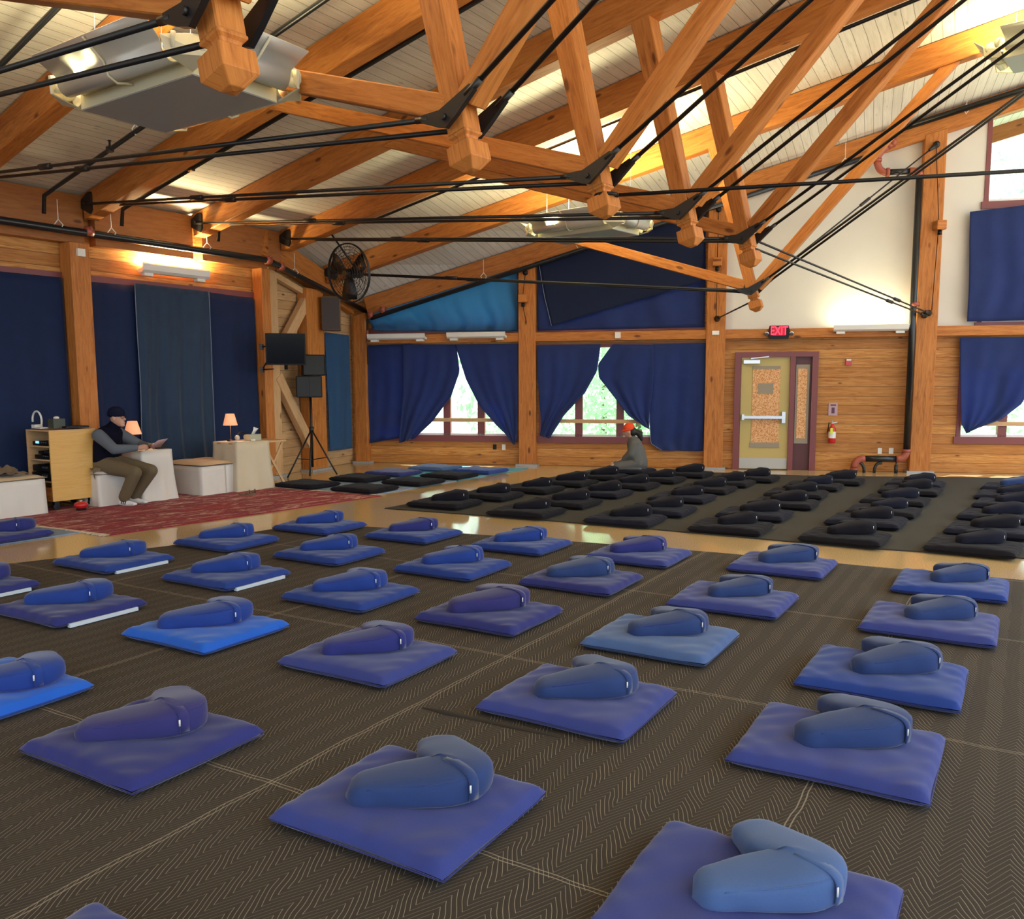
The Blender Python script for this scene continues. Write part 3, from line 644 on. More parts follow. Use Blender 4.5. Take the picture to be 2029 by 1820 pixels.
for x, d in ((1712, -1), (1732, 1)):
    c = ps.at((x, 935)); c.z = 0; b = MB(); bend(b, c, c+Z*.2, c+Z*.17+PB.d*.12*d, .026); tag(b.build('pipe_stub', 'pipe_black', origin=c), 'short black hooked pipe stub on the floor, %s of the pair' % ('left' if d < 0 else 'right'), 'pipe')
# branch sprinkler lines beside the rafters
for k, f0, lab in ((1, .68, 'thin black sprinkler line crossing the boards in the top left corner'), (2, .62, 'thin black sprinkler line below the large grey light fixture'), (3, .24, 'thin black sprinkler line above the lit wall lamp on the left wall'), (4, .16, 'thin black sprinkler line between the two rafters left of the fan')):
    pts = [Q(k, .25, 3.72, 0)+SPC*f0, Q(k, .30, roofz(k, .3)-.22)+SPC*f0, Q(k, 15, roofz(k, 15)-.20)+SPC*f0]
    sprr = pipe('sprinkler_line', pts, .026, lab, [lerp(pts[1], pts[2], x) for x in (.16, .42, .62)], (), .16)
    for x in (.12, .42):
        c = lerp(pts[1], pts[2], x); b = MB(); b.tube([c, c+Z*.09], .012, 6); b.tube([c+Z*.09, c+Z*.1], .022, 6); b.box(c, .07, .06, .06, TD[k]); b.build('sprinkler_head', 'pipe_black', sprr)
pts = [Q(5, 2.0, roofz(5, 2)-.33, .26), Q(5, 15, roofz(5, 15)-.33, .26)]
pipe('sprinkler_line', pts, .02, 'thin black pipe tucked under the far side of the rafter above the fan', (), ())
# ================================================================ lights the room has, and one unseen, assumed fixture
def area(name, loc, sx, sy, power, col, direction, parent=None):
    d = bpy.data.lights.new(name, 'AREA'); d.shape = 'RECTANGLE'; d.size = sx; d.size_y = sy; d.energy = power; d.color = col
    o = bpy.data.objects.new(name, d); COL.objects.link(o)
    o.rotation_euler = Vector(direction).to_track_quat('-Z', 'Y').to_euler()
    if parent is not None: o.parent = parent; o.location = Vector(loc)-Vector(parent['_o'])
    else: o.location = loc
    return o
def wall_light(pl, o, p0, p1, label, lit, power=60, h=.14):
    A = pl.off(o).at(p0); B = pl.off(o).at(p1); B.z = A.z; d = (B-A).normalized(); n = pl.inn; r = root('wall_light', label, 'wall light', (A+B)/2, 'trough lights on the walls')
    prof = [(0, -h*.5), (.10, -h*.5), (.15, -h*.25), (.165, h*.35), (.15, h*.5), (.13, h*.42), (.12, 0), (.0, -h*.2)]
    b = MB(); rows = [[p + n*x + Z*z for x, z in prof] for p in (A, B)]
    b.grid(rows, True, False); b.cap(rows[0]); b.cap(rows[1], True); b.build('trough', 'white', r)
    b = MB()
    for p in (A+d*.12, B-d*.12): b.box(p+n*.05-Z*(h*.62), .14, .09, .05, d)
    b.build('bracket', 'white', r)
    b = MB(); b.tube([A+n*.075+Z*.0+d*.05, B+n*.075-d*.05], .014, 8); b.build('tube', 'tube_light' if lit else 'white', r)
    if lit: area('lamp', (A+B)/2+n*.08+Z*.03, (B-A).length*.9, .06, power, (1, .80, .42) if lit == 1 else (1, .88, .52), Z*1+n*-.1, r)
    return r
wall_light(PL, -.18, (272, 530), (404, 543), 'lit trough light high on the left wall above the wide curtain', 1, 75)
wall_light(PB, .0, (733, 668), (846, 667), 'unlit white trough light above the first curtain in the corner', 0, h=.11)
wall_light(PB, .0, (889, 665), (1004, 664), 'unlit white trough light next to the middle post', 0, h=.11)
wall_light(PB, .0, (1650, 651), (1797, 650), 'lit white trough light on the beam beside the tall black pipe', 2, 10, h=.11)
# hanging uplights: bottom tray with curved reflector wings on all four sides
def uplight(c, ux, label, L=1.22, Wd=.62, power=140, name='hanging_light'):
    ux = Vector(ux).normalized(); uy = Z.cross(ux); c = Vector(c); r = root(name, label, 'hanging light', c, 'hanging uplights')
    b = MB(); b.box(c, L, Wd, .03, ux); b.build('bottom_tray', 'panel_grey', r)
    b = MB()
    for sx, sy in ((1, 0), (-1, 0), (0, 1), (0, -1)):
        out_ = ux*sx+uy*sy; al = ux*sy+uy*sx; half = (L if sy else Wd)/2; e0 = (L if sx else Wd)/2
        b.box(c+out_*(e0-.0)+Z*.04, .012, half*2, .10, out_); 
    b.build('tray_rim', 'cream', r)
    for sx, sy in ((1, 0), (-1, 0), (0, 1), (0, -1)):
        out_ = ux*sx+uy*sy; al = ux*abs(sy)+uy*abs(sx); half = (L if sy else Wd)/2-.04; e0 = (L if sx else Wd)/2
        prof = [(0.02, .10)] + [(.02+.12*(1-math.cos(a))*1.0, .10-.075*math.sin(a)) for a in [math.pi*i/8 for i in range(1, 8)]]
        prof = [(.0, .07), (.045, .09)] + [(.12+.075*math.cos(a_), .12+.085*math.sin(a_)) for a_ in [math.pi*(1+i_/9) for i_ in range(10)]] + [(.205, .15), (.27, .20), (.34, .25)]
        w = MB(); rows = []
        for x, z in prof:
            ex = half + (.0 if x < .21 else (x-.2)*.25); rows.append([c+out_*(e0+x)+Z*z-al*ex, c+out_*(e0+x)+Z*z+al*ex])
        w.grid(rows); o_ = w.build('reflector_wing', 'wing_grey', r); sd = o_.modifiers.new('t', 'SOLIDIFY'); sd.thickness = .008
        w = MB(); w.tube([c+out_*(e0+.01)+Z*.04, c+out_*(e0+.06)+Z*.035, c+out_*(e0+.12)+Z*.02, c+out_*(e0+.18)+Z*.05, c+out_*(e0+.21)+Z*.13, c+out_*(e0+.34)+Z*.24], .009, 6); w.build('wing_strap', 'cream', r)
    for sx in (-1, 1):
        for sy in (-1, 1):
            q = c+ux*sx*(L/2+.02)+uy*sy*(Wd/2+.02); w = MB(); di = (ux*sx+uy*sy).normalized(); sd_ = Z.cross(di)
            for s_ in (-1, 1):
                w.lathe(q+di*.09+sd_*s_*.085+Z*.13-sd_*.012, [(.0, 0), (.065, 0), (.065, .024), (0, .024)], 12, sd_)
            w.face([q-Z*.0-di*.02, q+sd_*.13+di*.12+Z*.05, q+sd_*.16+di*.12+Z*.16, q+sd_*.02+di*.05+Z*.2, q-sd_*.02+di*.05+Z*.2, q-sd_*.16+di*.12+Z*.16, q-sd_*.13+di*.12+Z*.05])
            o_ = w.build('corner_bracket', 'cream', r); m_ = o_.modifiers.new('t', 'SOLIDIFY'); m_.thickness = .015
    w = MB()
    for sx in (-1, 1):
        for sy in (-1, 1): q = c+ux*sx*L*.42+uy*sy*Wd*.4; w.tube([q+Z*.1, q+Z*1.6], .003, 5)
    w.build('suspension_wire', 'steel', r)
    area('lamp', c+Z*.12, L*.95, Wd*.9, power, (1, .86, .46), Z, r)
    return r
zf = 3.52; cs = [G(p, zf) for p in ((172, 218), (368, 145), (555, 200), (325, 255))]; cf = (cs[0]+cs[1]+cs[2]+cs[3])/4
uplight(cf, cs[1]-cs[0]+cs[2]-cs[3], 'large grey hanging light fixture behind the first carved pendant', 1.25, .66, 95)
cf2 = G((1165, 468), 3.62); uplight(cf2, tA, 'grey hanging light fixture in front of the tall upper blue cloth', 1.25, .66, 130)
cf3 = G((2118, 104), 5.45); uplight(cf3, tA, 'hanging light fixture cut off by the top right edge', 1.25, .66, 110)
uplight(Vector((4.6, 2.6, 4.0)), tA, 'unseen, assumed hanging light fixture outside the right edge, beside the camera', 1.25, .66, 110)  # unseen fixture, assumed to exist; kept to light the ceiling at the right
# ================================================================ small wall things
def blk(name, label, cat, pl, o, x0, x1, y0, y1, th, m):
    p = pl.off(o); A = p.at((x0, y0)); B = p.at((x1, y1)); b = MB()
    s0 = p.sz((x0, (y0+y1)/2))[0]; s1 = p.sz((x1, (y0+y1)/2))[0]; z1 = p.at(((x0+x1)/2, y0)).z; z0 = p.at(((x0+x1)/2, y1)).z
    b.slab(p, s0, s1, z0, z1, None, th, th); return tag(b.build(name, m, origin=p.P((s0+s1)/2, z0)), label, cat)
blk('thermostat', 'small white square box on the thick left post near its top', 'thermostat', PL, .08, 151, 166, 493, 508, .04, 'white')
blk('motion_sensor', 'small white square sensor on the beam above the second window', 'sensor', PB, .0, 1219, 1230, 658, 670, .05, 'white')
blk('wall_plate', 'small white rectangular plate on the post left of the exit door', 'plate', PB, .03, 1411, 1425, 655, 663, .02, 'white')
blk('outlet_cover', 'dark outlet cover on the low wall under the first window', 'outlet', PB, WB, 977, 984, 880, 890, .015, 'black')
blk('outlet_cover', 'white outlet with a plug on the low wall near the middle post', 'outlet', PB, WB, 995, 1002, 880, 891, .02, 'white')
blk('outlet_cover', 'ivory outlet cover above the low black pipe, left of two', 'outlet', PB, WB, 1739, 1747, 887, 899, .012, 'white')
blk('outlet_cover', 'ivory outlet cover above the low black pipe, right of two', 'outlet', PB, WB, 1761, 1770, 887, 899, .012, 'white')
fa = root('fire_alarm', 'small red fire alarm box on the planks right of the exit door', 'fire alarm', PB.off(WB).at((1681, 717)))
p = PB.off(WB); s0, z0 = p.sz((1675, 723)); s1, z1 = p.sz((1687, 711)); b = MB(); b.slab(p, s0, s1, z0, z1, None, .05, .05); b.build('housing', 'red', fa); b = MB(); b.slab(p, s0+.01, s1-.01, z1-.03, z1, None, .058, .01); b.build('label_strip', 'white', fa)
sg = root('safety_sign', 'small pinkish sign plate on the planks above the fire extinguisher', 'sign', p.at((1650, 822)))
s0, z0 = p.sz((1641, 823)); s1, z1 = p.sz((1660, 798)); b = MB(); b.slab(p, s0, s1, z0, z1, None, .012, .012); b.build('plate', mat('sign_pink', (.48, .30, .32), .4), sg)
b = MB(); b.slab(p, s0+.03, s1-.03, z1-.05, z1-.025, None, .016, .004); b.slab(p, s0+.05, s1-.05, z0+.04, z1-.08, None, .016, .004); b.build('printed_panel', mat('sign_dark', (.10, .03, .06), .5), sg)
ex = root('fire_extinguisher', 'red fire extinguisher with a yellow tag hanging on the plank wall', 'fire extinguisher', p.off(.09).at((1648, 878)))
c = Vector(ex['_o']); hz = p.at((1650, 842)).z - c.z
b = MB(); b.lathe(c, [(0, 0), (.055, .005), (.062, .03), (.062, hz*.78), (.05, hz*.9), (.02, hz), (.02, hz+.03), (0, hz+.03)], 16); b.build('cylinder', 'red', ex)
b = MB(); b.lathe(c+Z*hz*.30, [(.0635, 0), (.0635, hz*.36)], 16); b.build('label_wrap', 'white', ex)
b = MB(); b.box(c+p.inn*.07-PB.d*.02+Z*hz*.7, .045, .004, .10, PB.d); b.build('inspection_tag', 'lime', ex)
b = MB(); b.tube([c+Z*(hz+.03), c+Z*(hz+.05)-PB.d*.06, c+Z*(hz*.6)-PB.d*.075], .009, 6); b.build('hose', 'black', ex)
b = MB(); b.beam(c+Z*(hz+.035)-PB.d*.02, c+Z*(hz+.06)+PB.d*.08, .015, .012); b.tube([c+Z*(hz+.03), c+Z*(hz+.09)], .008, 6); b.build('handle', 'steel', ex)
# exit sign
q0 = PB.off(.0); s0, z0 = q0.sz((1524, 672)); s1, z1 = q0.sz((1562, 645)); es = root('exit_sign', 'black exit sign with glowing red letters and two small lamps', 'exit sign', q0.P((s0+s1)/2, z0, 0))
b = MB(); hx = [(s0, z0), (s1, z0), (s1+.03, (z0+z1)/2), (s1, z1), (s0, z1), (s0-.03, (z0+z1)/2)]; A = [q0.P(a, z, .075) for a, z in hx]; B = [q0.P(a, z, 0) for a, z in hx]; b.face(A); b.face(B[::-1])
for i in range(6): j = (i+1) % 6; b.face([A[i], A[j], B[j], B[i]])
b.build('housing', 'black', es)
b = MB(); b.slab(q0, s0+.05, s1-.05, z0+.06, z1-.02, None, .08, .005); b.build('red_field', 'exit_field', es)
fc = bpy.data.curves.new('lettering', 'FONT'); fc.body = 'EXIT'; fc.size = (z1-z0)*.78; fc.extrude = .002; fc.align_x = 'CENTER'; fc.align_y = 'CENTER'; fc.offset = .003; fc.materials.append(M['exit_red'])
lo = bpy.data.objects.new('lettering', fc); COL.objects.link(lo); lo.parent = es; wpt = q0.P((s0+s1)/2, (z0+z1)/2+.02, .086); lo.location = wpt-Vector(es['_o'])
lo.rotation_euler = Matrix((( PB.d.x, 0, PB.inn.x), (PB.d.y, 0, PB.inn.y), (0, 1, 0))).to_euler(); lo.scale = (.80, 1.15, 1)
bpy.context.view_layer.update(); me_ = bpy.data.meshes.new_from_object(lo.evaluated_get(bpy.context.evaluated_depsgraph_get())); lm_ = bpy.data.objects.new('lettering', me_); COL.objects.link(lm_); lm_.parent = es; lm_.location = lo.location; lm_.rotation_euler = lo.rotation_euler; lm_.scale = lo.scale; bpy.data.objects.remove(lo); lm_.name = 'lettering'
for sgn, a in ((-1, s0-.05), (1, s1+.05)):
    b = MB(); b.lathe(q0.P(a, (z0+z1)/2-.01, .04), [(0, 0), (.035, 0), (.04, .05), (.03, .055), (0, .05)], 12, PB.inn*.9-Z*.3); b.build('emergency_lamp', 'steel', es)
# wooden lamp blocks with cords on posts
def lampblock(px, pt, plug, label, dx=0):
    q = PB.off(.03); c = q.at(px); r = root('wooden_lamp_block', label, 'lamp block', c, 'wooden lamp blocks on the posts')
    b = MB(); b.beam(c, c+q.inn*.16+PB.d*dx, .16, .15, PB.d); b.build('block', 'timber', r, bevel=.01)
    b = MB(); b.tube([c+q.inn*.08+PB.d*dx*.6-Z*.08, c+q.inn*.08+PB.d*dx*.6-Z*.15], [.03, .035], 10); b.build('socket', 'black', r)
    t_ = q.off(.03).at(pt); m_ = q.off(.05).at(plug); b = MB(); b.tube([t_, c+q.inn*.08+Z*.08], .006, 6); b.tube([c+q.inn*.08-Z*.14, m_], .006, 6)
    b.build('cord', 'black', r); b = MB(); b.ball(t_, .05, 7); b.build('cord_clamp', 'black', r)
lampblock((1038, 592), (1041, 540), (1043, 640), 'wooden lamp block on the post between the two curtained windows')
lampblock((1421, 520), (1424, 415), (1419, 628), 'wooden lamp block on the post left of the exit door')
lampblock((1857, 448), (1855, 286), (1846, 615), 'wooden lamp block on the cracked post near the right edge', .04)
# cable across from the third pendant
kn = Q(3, 8.27, 2.98, .1); ce = G((2300, 322), 3.0); cr = root('cable', 'long black cable tied round the third pendant, running level to the right edge', 'cable', kn)
b = MB(); b.tube([kn, ce], .014, 8); b.build('cord', 'black', cr)
b = MB(); n3 = Vector((-tA.y, tA.x, 0)); b.tube([kn+(tA*math.cos(a)+n3*math.sin(a))*.085 for a in [i*.5236 for i in range(13)]], .014, 6); b.tube([kn-tA*.08, kn-tA*.09-Z*.06], .01, 6); b.build('knot', 'black', cr)
# light streamer on first pendant
kp1 = Q(1, 8.27, 3.18, -.02)+tA*.1; b = MB(); b.grid([[kp1+Z*.5, kp1+Z*.5+tA*.04], [kp1+Z*.2+tA*.02, kp1+Z*.2+tA*.07], [kp1+tA*.03, kp1+tA*.06+Z*.03]]); o_ = b.build('ribbon', mat('ribbon_grey', (.45, .52, .48), .6), origin=kp1); o_.modifiers.new('t', 'SOLIDIFY').thickness = .004
tag(o_, 'pale ribbon hanging beside the first carved pendant', 'ribbon')
# ================================================================ fan
def fan():
    hp = Q(5, 1.55, 0, .45); d = ray((690, 540)); d.z = 0
    c = EYE + ray((691, 541))*((hp.y-0)/ray((691, 541)).y); R_ = .46
    r = root('wall_fan', 'black caged fan hanging in front of the back left corner', 'fan', c)
    nrm = Vector((-.58, -.80, -.12)).normalized(); x = nrm.cross(Z).normalized(); y = x.cross(nrm)
    b = MB()
    for sgn in (-1, 1):
        for i in range(9):
            rr = R_*(.18+.82*i/8); dz = .10*sgn*(1-(rr/R_)**2*.85); b.tube([c+nrm*dz+(x*math.cos(a)+y*math.sin(a))*rr for a in [k*math.pi/18 for k in range(37)]], .0035 if i < 8 else .009, 5, False)
        for k in range(20):
            a = k*math.pi/10; b.tube([c+nrm*(.10*sgn*(1-((R_*f)/R_)**2*.85))+(x*math.cos(a+.5*f)+y*math.sin(a+.5*f))*R_*f for f in (.1, .4, .7, 1)], .003, 4, False)
    b.tube([c+(x*math.cos(a)+y*math.sin(a))*R_ for a in [k*math.pi/18 for k in range(37)]], .012, 6, False); b.build('cage', 'black_metal', r)
    b = MB(); b.tube([c+nrm*.10, c-nrm*.02, c-nrm*.25], [.05, .075, .085], 12); b.build('motor', 'black', r)
    for k in range(3):
        a = k*2*math.pi/3+math.pi*1.5+.1; ra = x*math.cos(a)+y*math.sin(a); ta_ = -x*math.sin(a)+y*math.cos(a); g = MB()
        g.grid([[c+ra*rr+ta_*wd*s_+nrm*(.03*s_) for s_ in (-1, 0, 1)] for rr, wd in ((.06, .05), (.18, .10), (.32, .14), (.41, .13))]); o_ = g.build('blade', 'black_metal', r); o_.modifiers.new('t', 'SOLIDIFY').thickness = .006
    m_ = Q(5, 1.1, roofz(5, 1.1)-.3, .15); b = MB(); b.tube([c-nrm*.22, m_], .016, 8); b.tube([m_, m_+Z*.2], .03, 8); b.build('arm', 'black_metal', r)
fan()
# ================================================================ television, speakers
def tv():
    y_ = 13.9; f = lambda p: EYE+ray(p)*(y_/ray(p).y)
    tl, tr_, br, bl_ = f((530, 656)), f((602, 666)), f((602, 726)), f((530, 718)); xd = Vector((tr_.x-tl.x, .16, 0)).normalized(); W_ = .62; H_ = .50
    c = (tl+tr_+br+bl_)/4; n = Vector((xd.y, -xd.x, -.12)).normalized(); r = root('television', 'flat black television bracketed to the post left of the tripod speakers', 'television', c)
    up = n.cross(xd)*-1; up = up if up.z > 0 else -up
    b = MB(); b.beam(c-xd*W_/2, c+xd*W_/2, .045, H_, n); b.build('housing', 'black', r, bevel=.006)
    b = MB(); b.beam(c+n*.025-xd*(W_/2-.02), c+n*.025+xd*(W_/2-.02), .004, H_-.04, n); b.build('screen', 'screen', r)
    q = PL.P(-.25, 0, .07); b = MB()
    for z in (c.z+.05, c.z-.32): b.tube([Vector((q.x, q.y, z)), c-xd*.2+Z*(z-c.z)-n*.06], .012, 6); b.box(Vector((q.x, q.y, z)), .05, .06, .09)
    b.tube([Vector((q.x, q.y, c.z-.32)), c-xd*.15+Z*.03-n*.05], .012, 6); b.tube([c-n*.04-Z*.33, c-n*.04], .03, 6); b.build('bracket_arm', 'black_metal', r)
tv()
def spkbox(name, label, c, w, h, dpt, n, grille, m='black', panel='black_metal', par=None):
    r = root(name, label, 'loudspeaker', c); n = Vector(n).normalized(); s_ = Z.cross(n); b = MB(); b.beam(c-s_*w/2+Z*h/2, c+s_*w/2+Z*h/2, dpt, h, n); b.build('cabinet', m, r, bevel=.012)
    b = MB(); b.beam(c-s_*(w/2-.02)+Z*h/2+n*(dpt/2+.004), c+s_*(w/2-.02)+Z*h/2+n*(dpt/2+.004), .014, h-.04, n); b.build('grille', panel, r)
    if grille: b = MB(); b.box(c+Z*h/2+n*(dpt/2+.01), .008, .012, h-.04, s_); b.build('grille_split', 'black', r)
    return r
M['grille'] = mat('speaker_grille', (.012, .016, .018), .6, 0); M['brown_grille'] = mat('brown_grille', (.045, .035, .035), .7)
ty = 15.0; f = lambda p: EYE+ray(p)*(ty/ray(p).y)
c1_ = f((613, 787)); spkbox('loudspeaker', 'square black speaker on top of the tripod, lower of the two', c1_, .44, .37, .30, (.25, -1, 0), True, 'black', 'grille')
c2_ = f((617, 742)); c2_.z = c1_.z+.375; spkbox('loudspeaker', 'black speaker stacked on the lower tripod speaker beside the television', c2_+Vector((.02, .05, 0)), .38, .36, .28, (.35, -1, 0), False, 'black', 'grille')
tp = root('speaker_stand', 'tall black tripod stand holding the two black speakers', 'speaker stand', Vector((c1_.x, c1_.y, 0)))
hub = Vector((c1_.x+.02, c1_.y, .78)); b = MB(); b.tube([(hub.x, hub.y, .12), (hub.x, hub.y, c1_.z)], .022, 10); b.build('pole', 'black_metal', tp)
b = MB(); b.tube([hub-Z*.05, hub+Z*.05], .04, 10); b.build('collar', 'black_metal', tp)
for p in ((570, 947), (668, 941), (614, 944)):
    g = G(p); g.z = .012; b = MB(); b.tube([hub, g], .014, 8); lg = b.build('leg', 'black_metal', tp); b = MB(); b.tube([(hub.x, hub.y, .25), lerp(hub, g, .62)], .009, 6); b.build('brace', 'black_metal', tp)
cb_ = PS.off(.20).at((657, 655)); spkbox('loudspeaker', 'brown wooden wall speaker hanging below the fan', cb_-Z*0, .34, .60, .34, (.2, -1, 0), False, 'brown_box', 'brown_grille')
# ================================================================ floor coverings
A31 = math.radians(-31); UX = Vector((math.cos(A31), math.sin(A31), 0)); UY = Vector((-UX.y, UX.x, 0))
def flatmat(name, pts, z, th, m, label, cat, uax=UX, sub=0):
    pts = [Vector((p.x, p.y, z)) for p in pts]; uay = Vector((-uax.y, uax.x, 0)); b = MB()
    top = [p+Z*th for p in pts]; uv = [((p).dot(uax)+30, p.dot(uay)+30) for p in pts]
    b.face(top, uv)
    for i in range(len(pts)): j = (i+1) % len(pts); b.face([pts[i], pts[j], top[j], top[i]], [uv[i], uv[j], uv[j], uv[i]])
    return tag(b.build(name, m, origin=Vector((pts[0].x, pts[0].y, z))), label, cat)
g = [G((-300, 1168)), G((0, 1121)), G((330, 1084)), G((588, 1042)), G((730, 1045)), G((1250, 1083)), G((1435, 1098)), G((2029, 1152)), G((2500, 1195))]
flatmat('quilted_mat', g+[Vector((7, .2, 0)), Vector((-6, -.5, 0))], .001, .012, 'quilt', 'brown quilted moving blankets with zigzag stitching under the blue cushions', 'floor mat')
g = [G((762, 1008)), G((1010, 1026)), G((1300, 1050)), G((1700, 1086)), G((2010, 1106)), G((2400, 1135)), G((2300, 951)), G((1590, 943)), G((1300, 933)), G((1190, 928))]
flatmat('blanket_mat', g, .001, .012, 'olive_mat', 'dark olive blankets under the rows of black cushions', 'floor mat')
flatmat('foam_mat', [G(p) for p in ((548, 972), (746, 980), (905, 953), (702, 945))], .001, .012, 'blue_mat', 'pale blue-grey mat under the black floor cushions near the rug', 'floor mat')
flatmat('foam_mat', [G(p) for p in ((704, 944), (908, 952), (1046, 929), (872, 923))], .0015, .012, 'teal_mat', 'bright teal mat by the window under the farthest flat cushions', 'floor mat')
flatmat('foam_mat', [G(p) for p in ((-160, 1105), (0, 1080), (196, 1050), (70, 1036), (-120, 1050))], .001, .012, 'blue_mat', 'pale blue mat at the left edge beside the rug', 'floor mat')
# wrinkle and raised seam in the near blanket
b = MB(); w_ = [G(p, .014) for p in ((838, 1402), (880, 1412), (940, 1424), (1010, 1440), (1070, 1452), (1120, 1462))]; b.tube(w_, [.004, .016, .013, .012, .010, .003], 8); tag(b.build('blanket_fold', 'quilt', origin=w_[0]), 'raised fold in the brown quilted blanket left of the violet cushion', 'fold')
# rug
c_ = [G(p) for p in ((219, 1061), (756, 983), (546, 968), (20, 1036))]; c_[2] = c_[1]+(c_[2]-c_[1])*1.25; c_[3] = c_[0]+(c_[3]-c_[0])*1.55
rg = root('rug', 'worn red patterned rug with a pale fringe in front of the benches', 'rug', c_[0])
b = MB(); top = [Vector((p.x, p.y, .014)) for p in c_]; b.face(top, [(0, 0), ((c_[1]-c_[0]).length, 0), ((c_[1]-c_[0]).length, (c_[2]-c_[1]).length), (0, (c_[3]-c_[0]).length)])
bot = [Vector((p.x, p.y, .001)) for p in c_]
for i in range(4): j = (i+1) % 4; b.face([bot[i], bot[j], top[j], top[i]])
b.build('pile', 'rug', rg)
for a, e, sd in ((c_[0], c_[3], -1), (c_[1], c_[2], 1)):
    b = MB(); d = (c_[1]-c_[0]).normalized()*sd; n_ = 110
    for i in range(n_):
        p = lerp(a, e, (i+.5)/n_); l_ = .06+.035*random.random(); q = p+d*l_+Vector((random.uniform(-.02, .02), random.uniform(-.02, .02), 0)); b.tube([Vector((p.x, p.y, .010)), Vector((lerp(p.x, q.x, .5), lerp(p.y, q.y, .5), .012)), Vector((q.x, q.y, .005))], .006, 4)
    tag(b.build('fringe', 'fringe', rg), kind='stuff')

q = PB.off(.09); a = q.at((727, 632)); c_ = q.at((729, 722)); r = root('drain_valve', 'thin pipe drop with a red valve beside the corner post under the sprinkler pipe joint', 'valve', c_)
b = MB(); b.tube([a, c_], .014, 8); b.build('pipe', 'pipe_black', r); b = MB(); m_ = lerp(a, c_, .35); b.tube([m_+Z*.09, m_-Z*.09], .024, 8); b.build('valve_body', 'pipe_red', r)
# ================================================================ furniture along the left wall (frame: aL along the wall, bL into the room)
aL = PL.d; bL = PL.inn
def cbox(mb, C, la, lb, z0, z1, mi=0):
    """C = near room-side corner on the floor; extends la along the wall (away from camera) and lb towards the wall"""
    C = Vector((C.x, C.y, 0)); mb.box(C + aL*la/2 - bL*lb/2 + Z*((z0+z1)/2), abs(la), abs(lb), z1-z0, aL, bL, mi)
def clothbox(mb, C, la, lb, z0, z1, amp=.012, flare=.0, nf=3, ph=0):
    """skirted cloth box: soft vertical folds, slightly flared hem"""
    C = Vector((C.x, C.y, 0)); per = [(0, 0), (la, 0), (la, -lb), (0, -lb)]; pts = []
    for i in range(4):
        p, q = per[i], per[(i+1) % 4]
        for k in range(12): pts.append((lerp(p[0], q[0], k/12), lerp(p[1], q[1], k/12)))
    rows = []
    for j in range(7):
        v = j/6; row = []
        for k, (a, b_) in enumerate(pts):
            ca, cb2 = a-la/2, b_+lb/2; L_ = math.hypot(ca, cb2); w = amp*v*math.sin(k*2*math.pi*nf/12+ph) + flare*v*v
            a2 = a+ca/L_*w; b2 = b_+cb2/L_*w; row.append(C+aL*a2+bL*b2+Z*lerp(z1, z0, v))
        rows.append(row)
    mb.grid(rows, True); mb.face(rows[0])
def softslab(name, C, la, lb, z0, h, m, label=None, cat=None, par=None, over=.02, n=14):
    C = Vector((C.x, C.y, 0)); b = MB(); P = []; B_ = []
    for i in range(n+1):
        u = i/n*2-1; r1 = []; r2 = []
        for j in range(n+1):
            v = j/n*2-1; e = (1-abs(u)**8)*(1-abs(v)**8); p = C+aL*(la/2+u*(la/2+over))-bL*(lb/2-v*(lb/2+over))
            r1.append(p+Z*(z0+h*.35+h*.65*e**.5+.004*math.sin(7*u+3*v))); r2.append(p+Z*(z0+h*.35*(1-e**.5)))
        P.append(r1); B_.append(r2)
    b.grid(P); b.grid(B_, flip=True); o = b.build(name, m, par) if par is not None else b.build(name, m, origin=C+Z*z0)
    return tag(o, label, cat) if label else o
def crumple(name, c, sx, sy, h, m, label, cat, seed=1, drop=0, ddir=None):
    rnd = random.Random(seed); ph = [rnd.random()*6 for _ in range(8)]; b = MB(); P = []; n = 22
    for i in range(n+1):
        row = []; u = i/n*2-1
        for j in range(n+1):
            v = j/n*2-1; r_ = math.hypot(u, v); q = h*max(0, 1-r_*.75)*(.65+.35*math.sin(5*u+ph[0]+2*v)*math.cos(4*v+ph[1])) + .012*math.sin(14*u+ph[2]+6*v)
            p = Vector(c)+aL*u*sx*(.9+.1*math.sin(4*v+ph[3]))+bL*v*sy*(.9+.1*math.sin(5*u+ph[4])); z = max(.004, q)
            if drop and v > .25: f_ = (v-.25)/.75; p = p - bL*(v-.25)*sy*.92 + bL*(.02+.015*math.sin(9*u+ph[5])); z = .01+.02-f_*drop*(.75+.25*math.sin(3.5*u+ph[6])); p = p + aL*(-u*sx*.35*f_)
            row.append(p+Z*z)
        P.append(row)
    b.grid(P); o = b.build(name, m, origin=c); s_ = o.modifiers.new('t', 'SOLIDIFY'); s_.thickness = .008; return tag(o, label, cat)
Zr = .015
# bench at the left edge
Cb = G((94, 1016), Zr)-aL*1.15
r = root('draped_bench', 'white draped bench cut off by the left edge, with a folded brown cloth on it', 'bench', Cb)
b = MB(); clothbox(b, Cb, .56, .50, Zr, .44, .006, .01); b.build('skirt', 'linen', r); b = MB(); clothbox(b, Cb+aL*.575, .57, .50, Zr, .44, .006, .01, ph=1); b.build('skirt', 'linen', r)
softslab('seat_cushion', Cb, 1.15, .5, .44, .05, 'linen_beige', par=r)
crumple('folded_cloth', Cb+aL*.72-bL*.22+Z*.50, .26, .2, .19, 'brown_cloth', 'folded brown cloth lying on the bench at the left edge', 'cloth', 3)
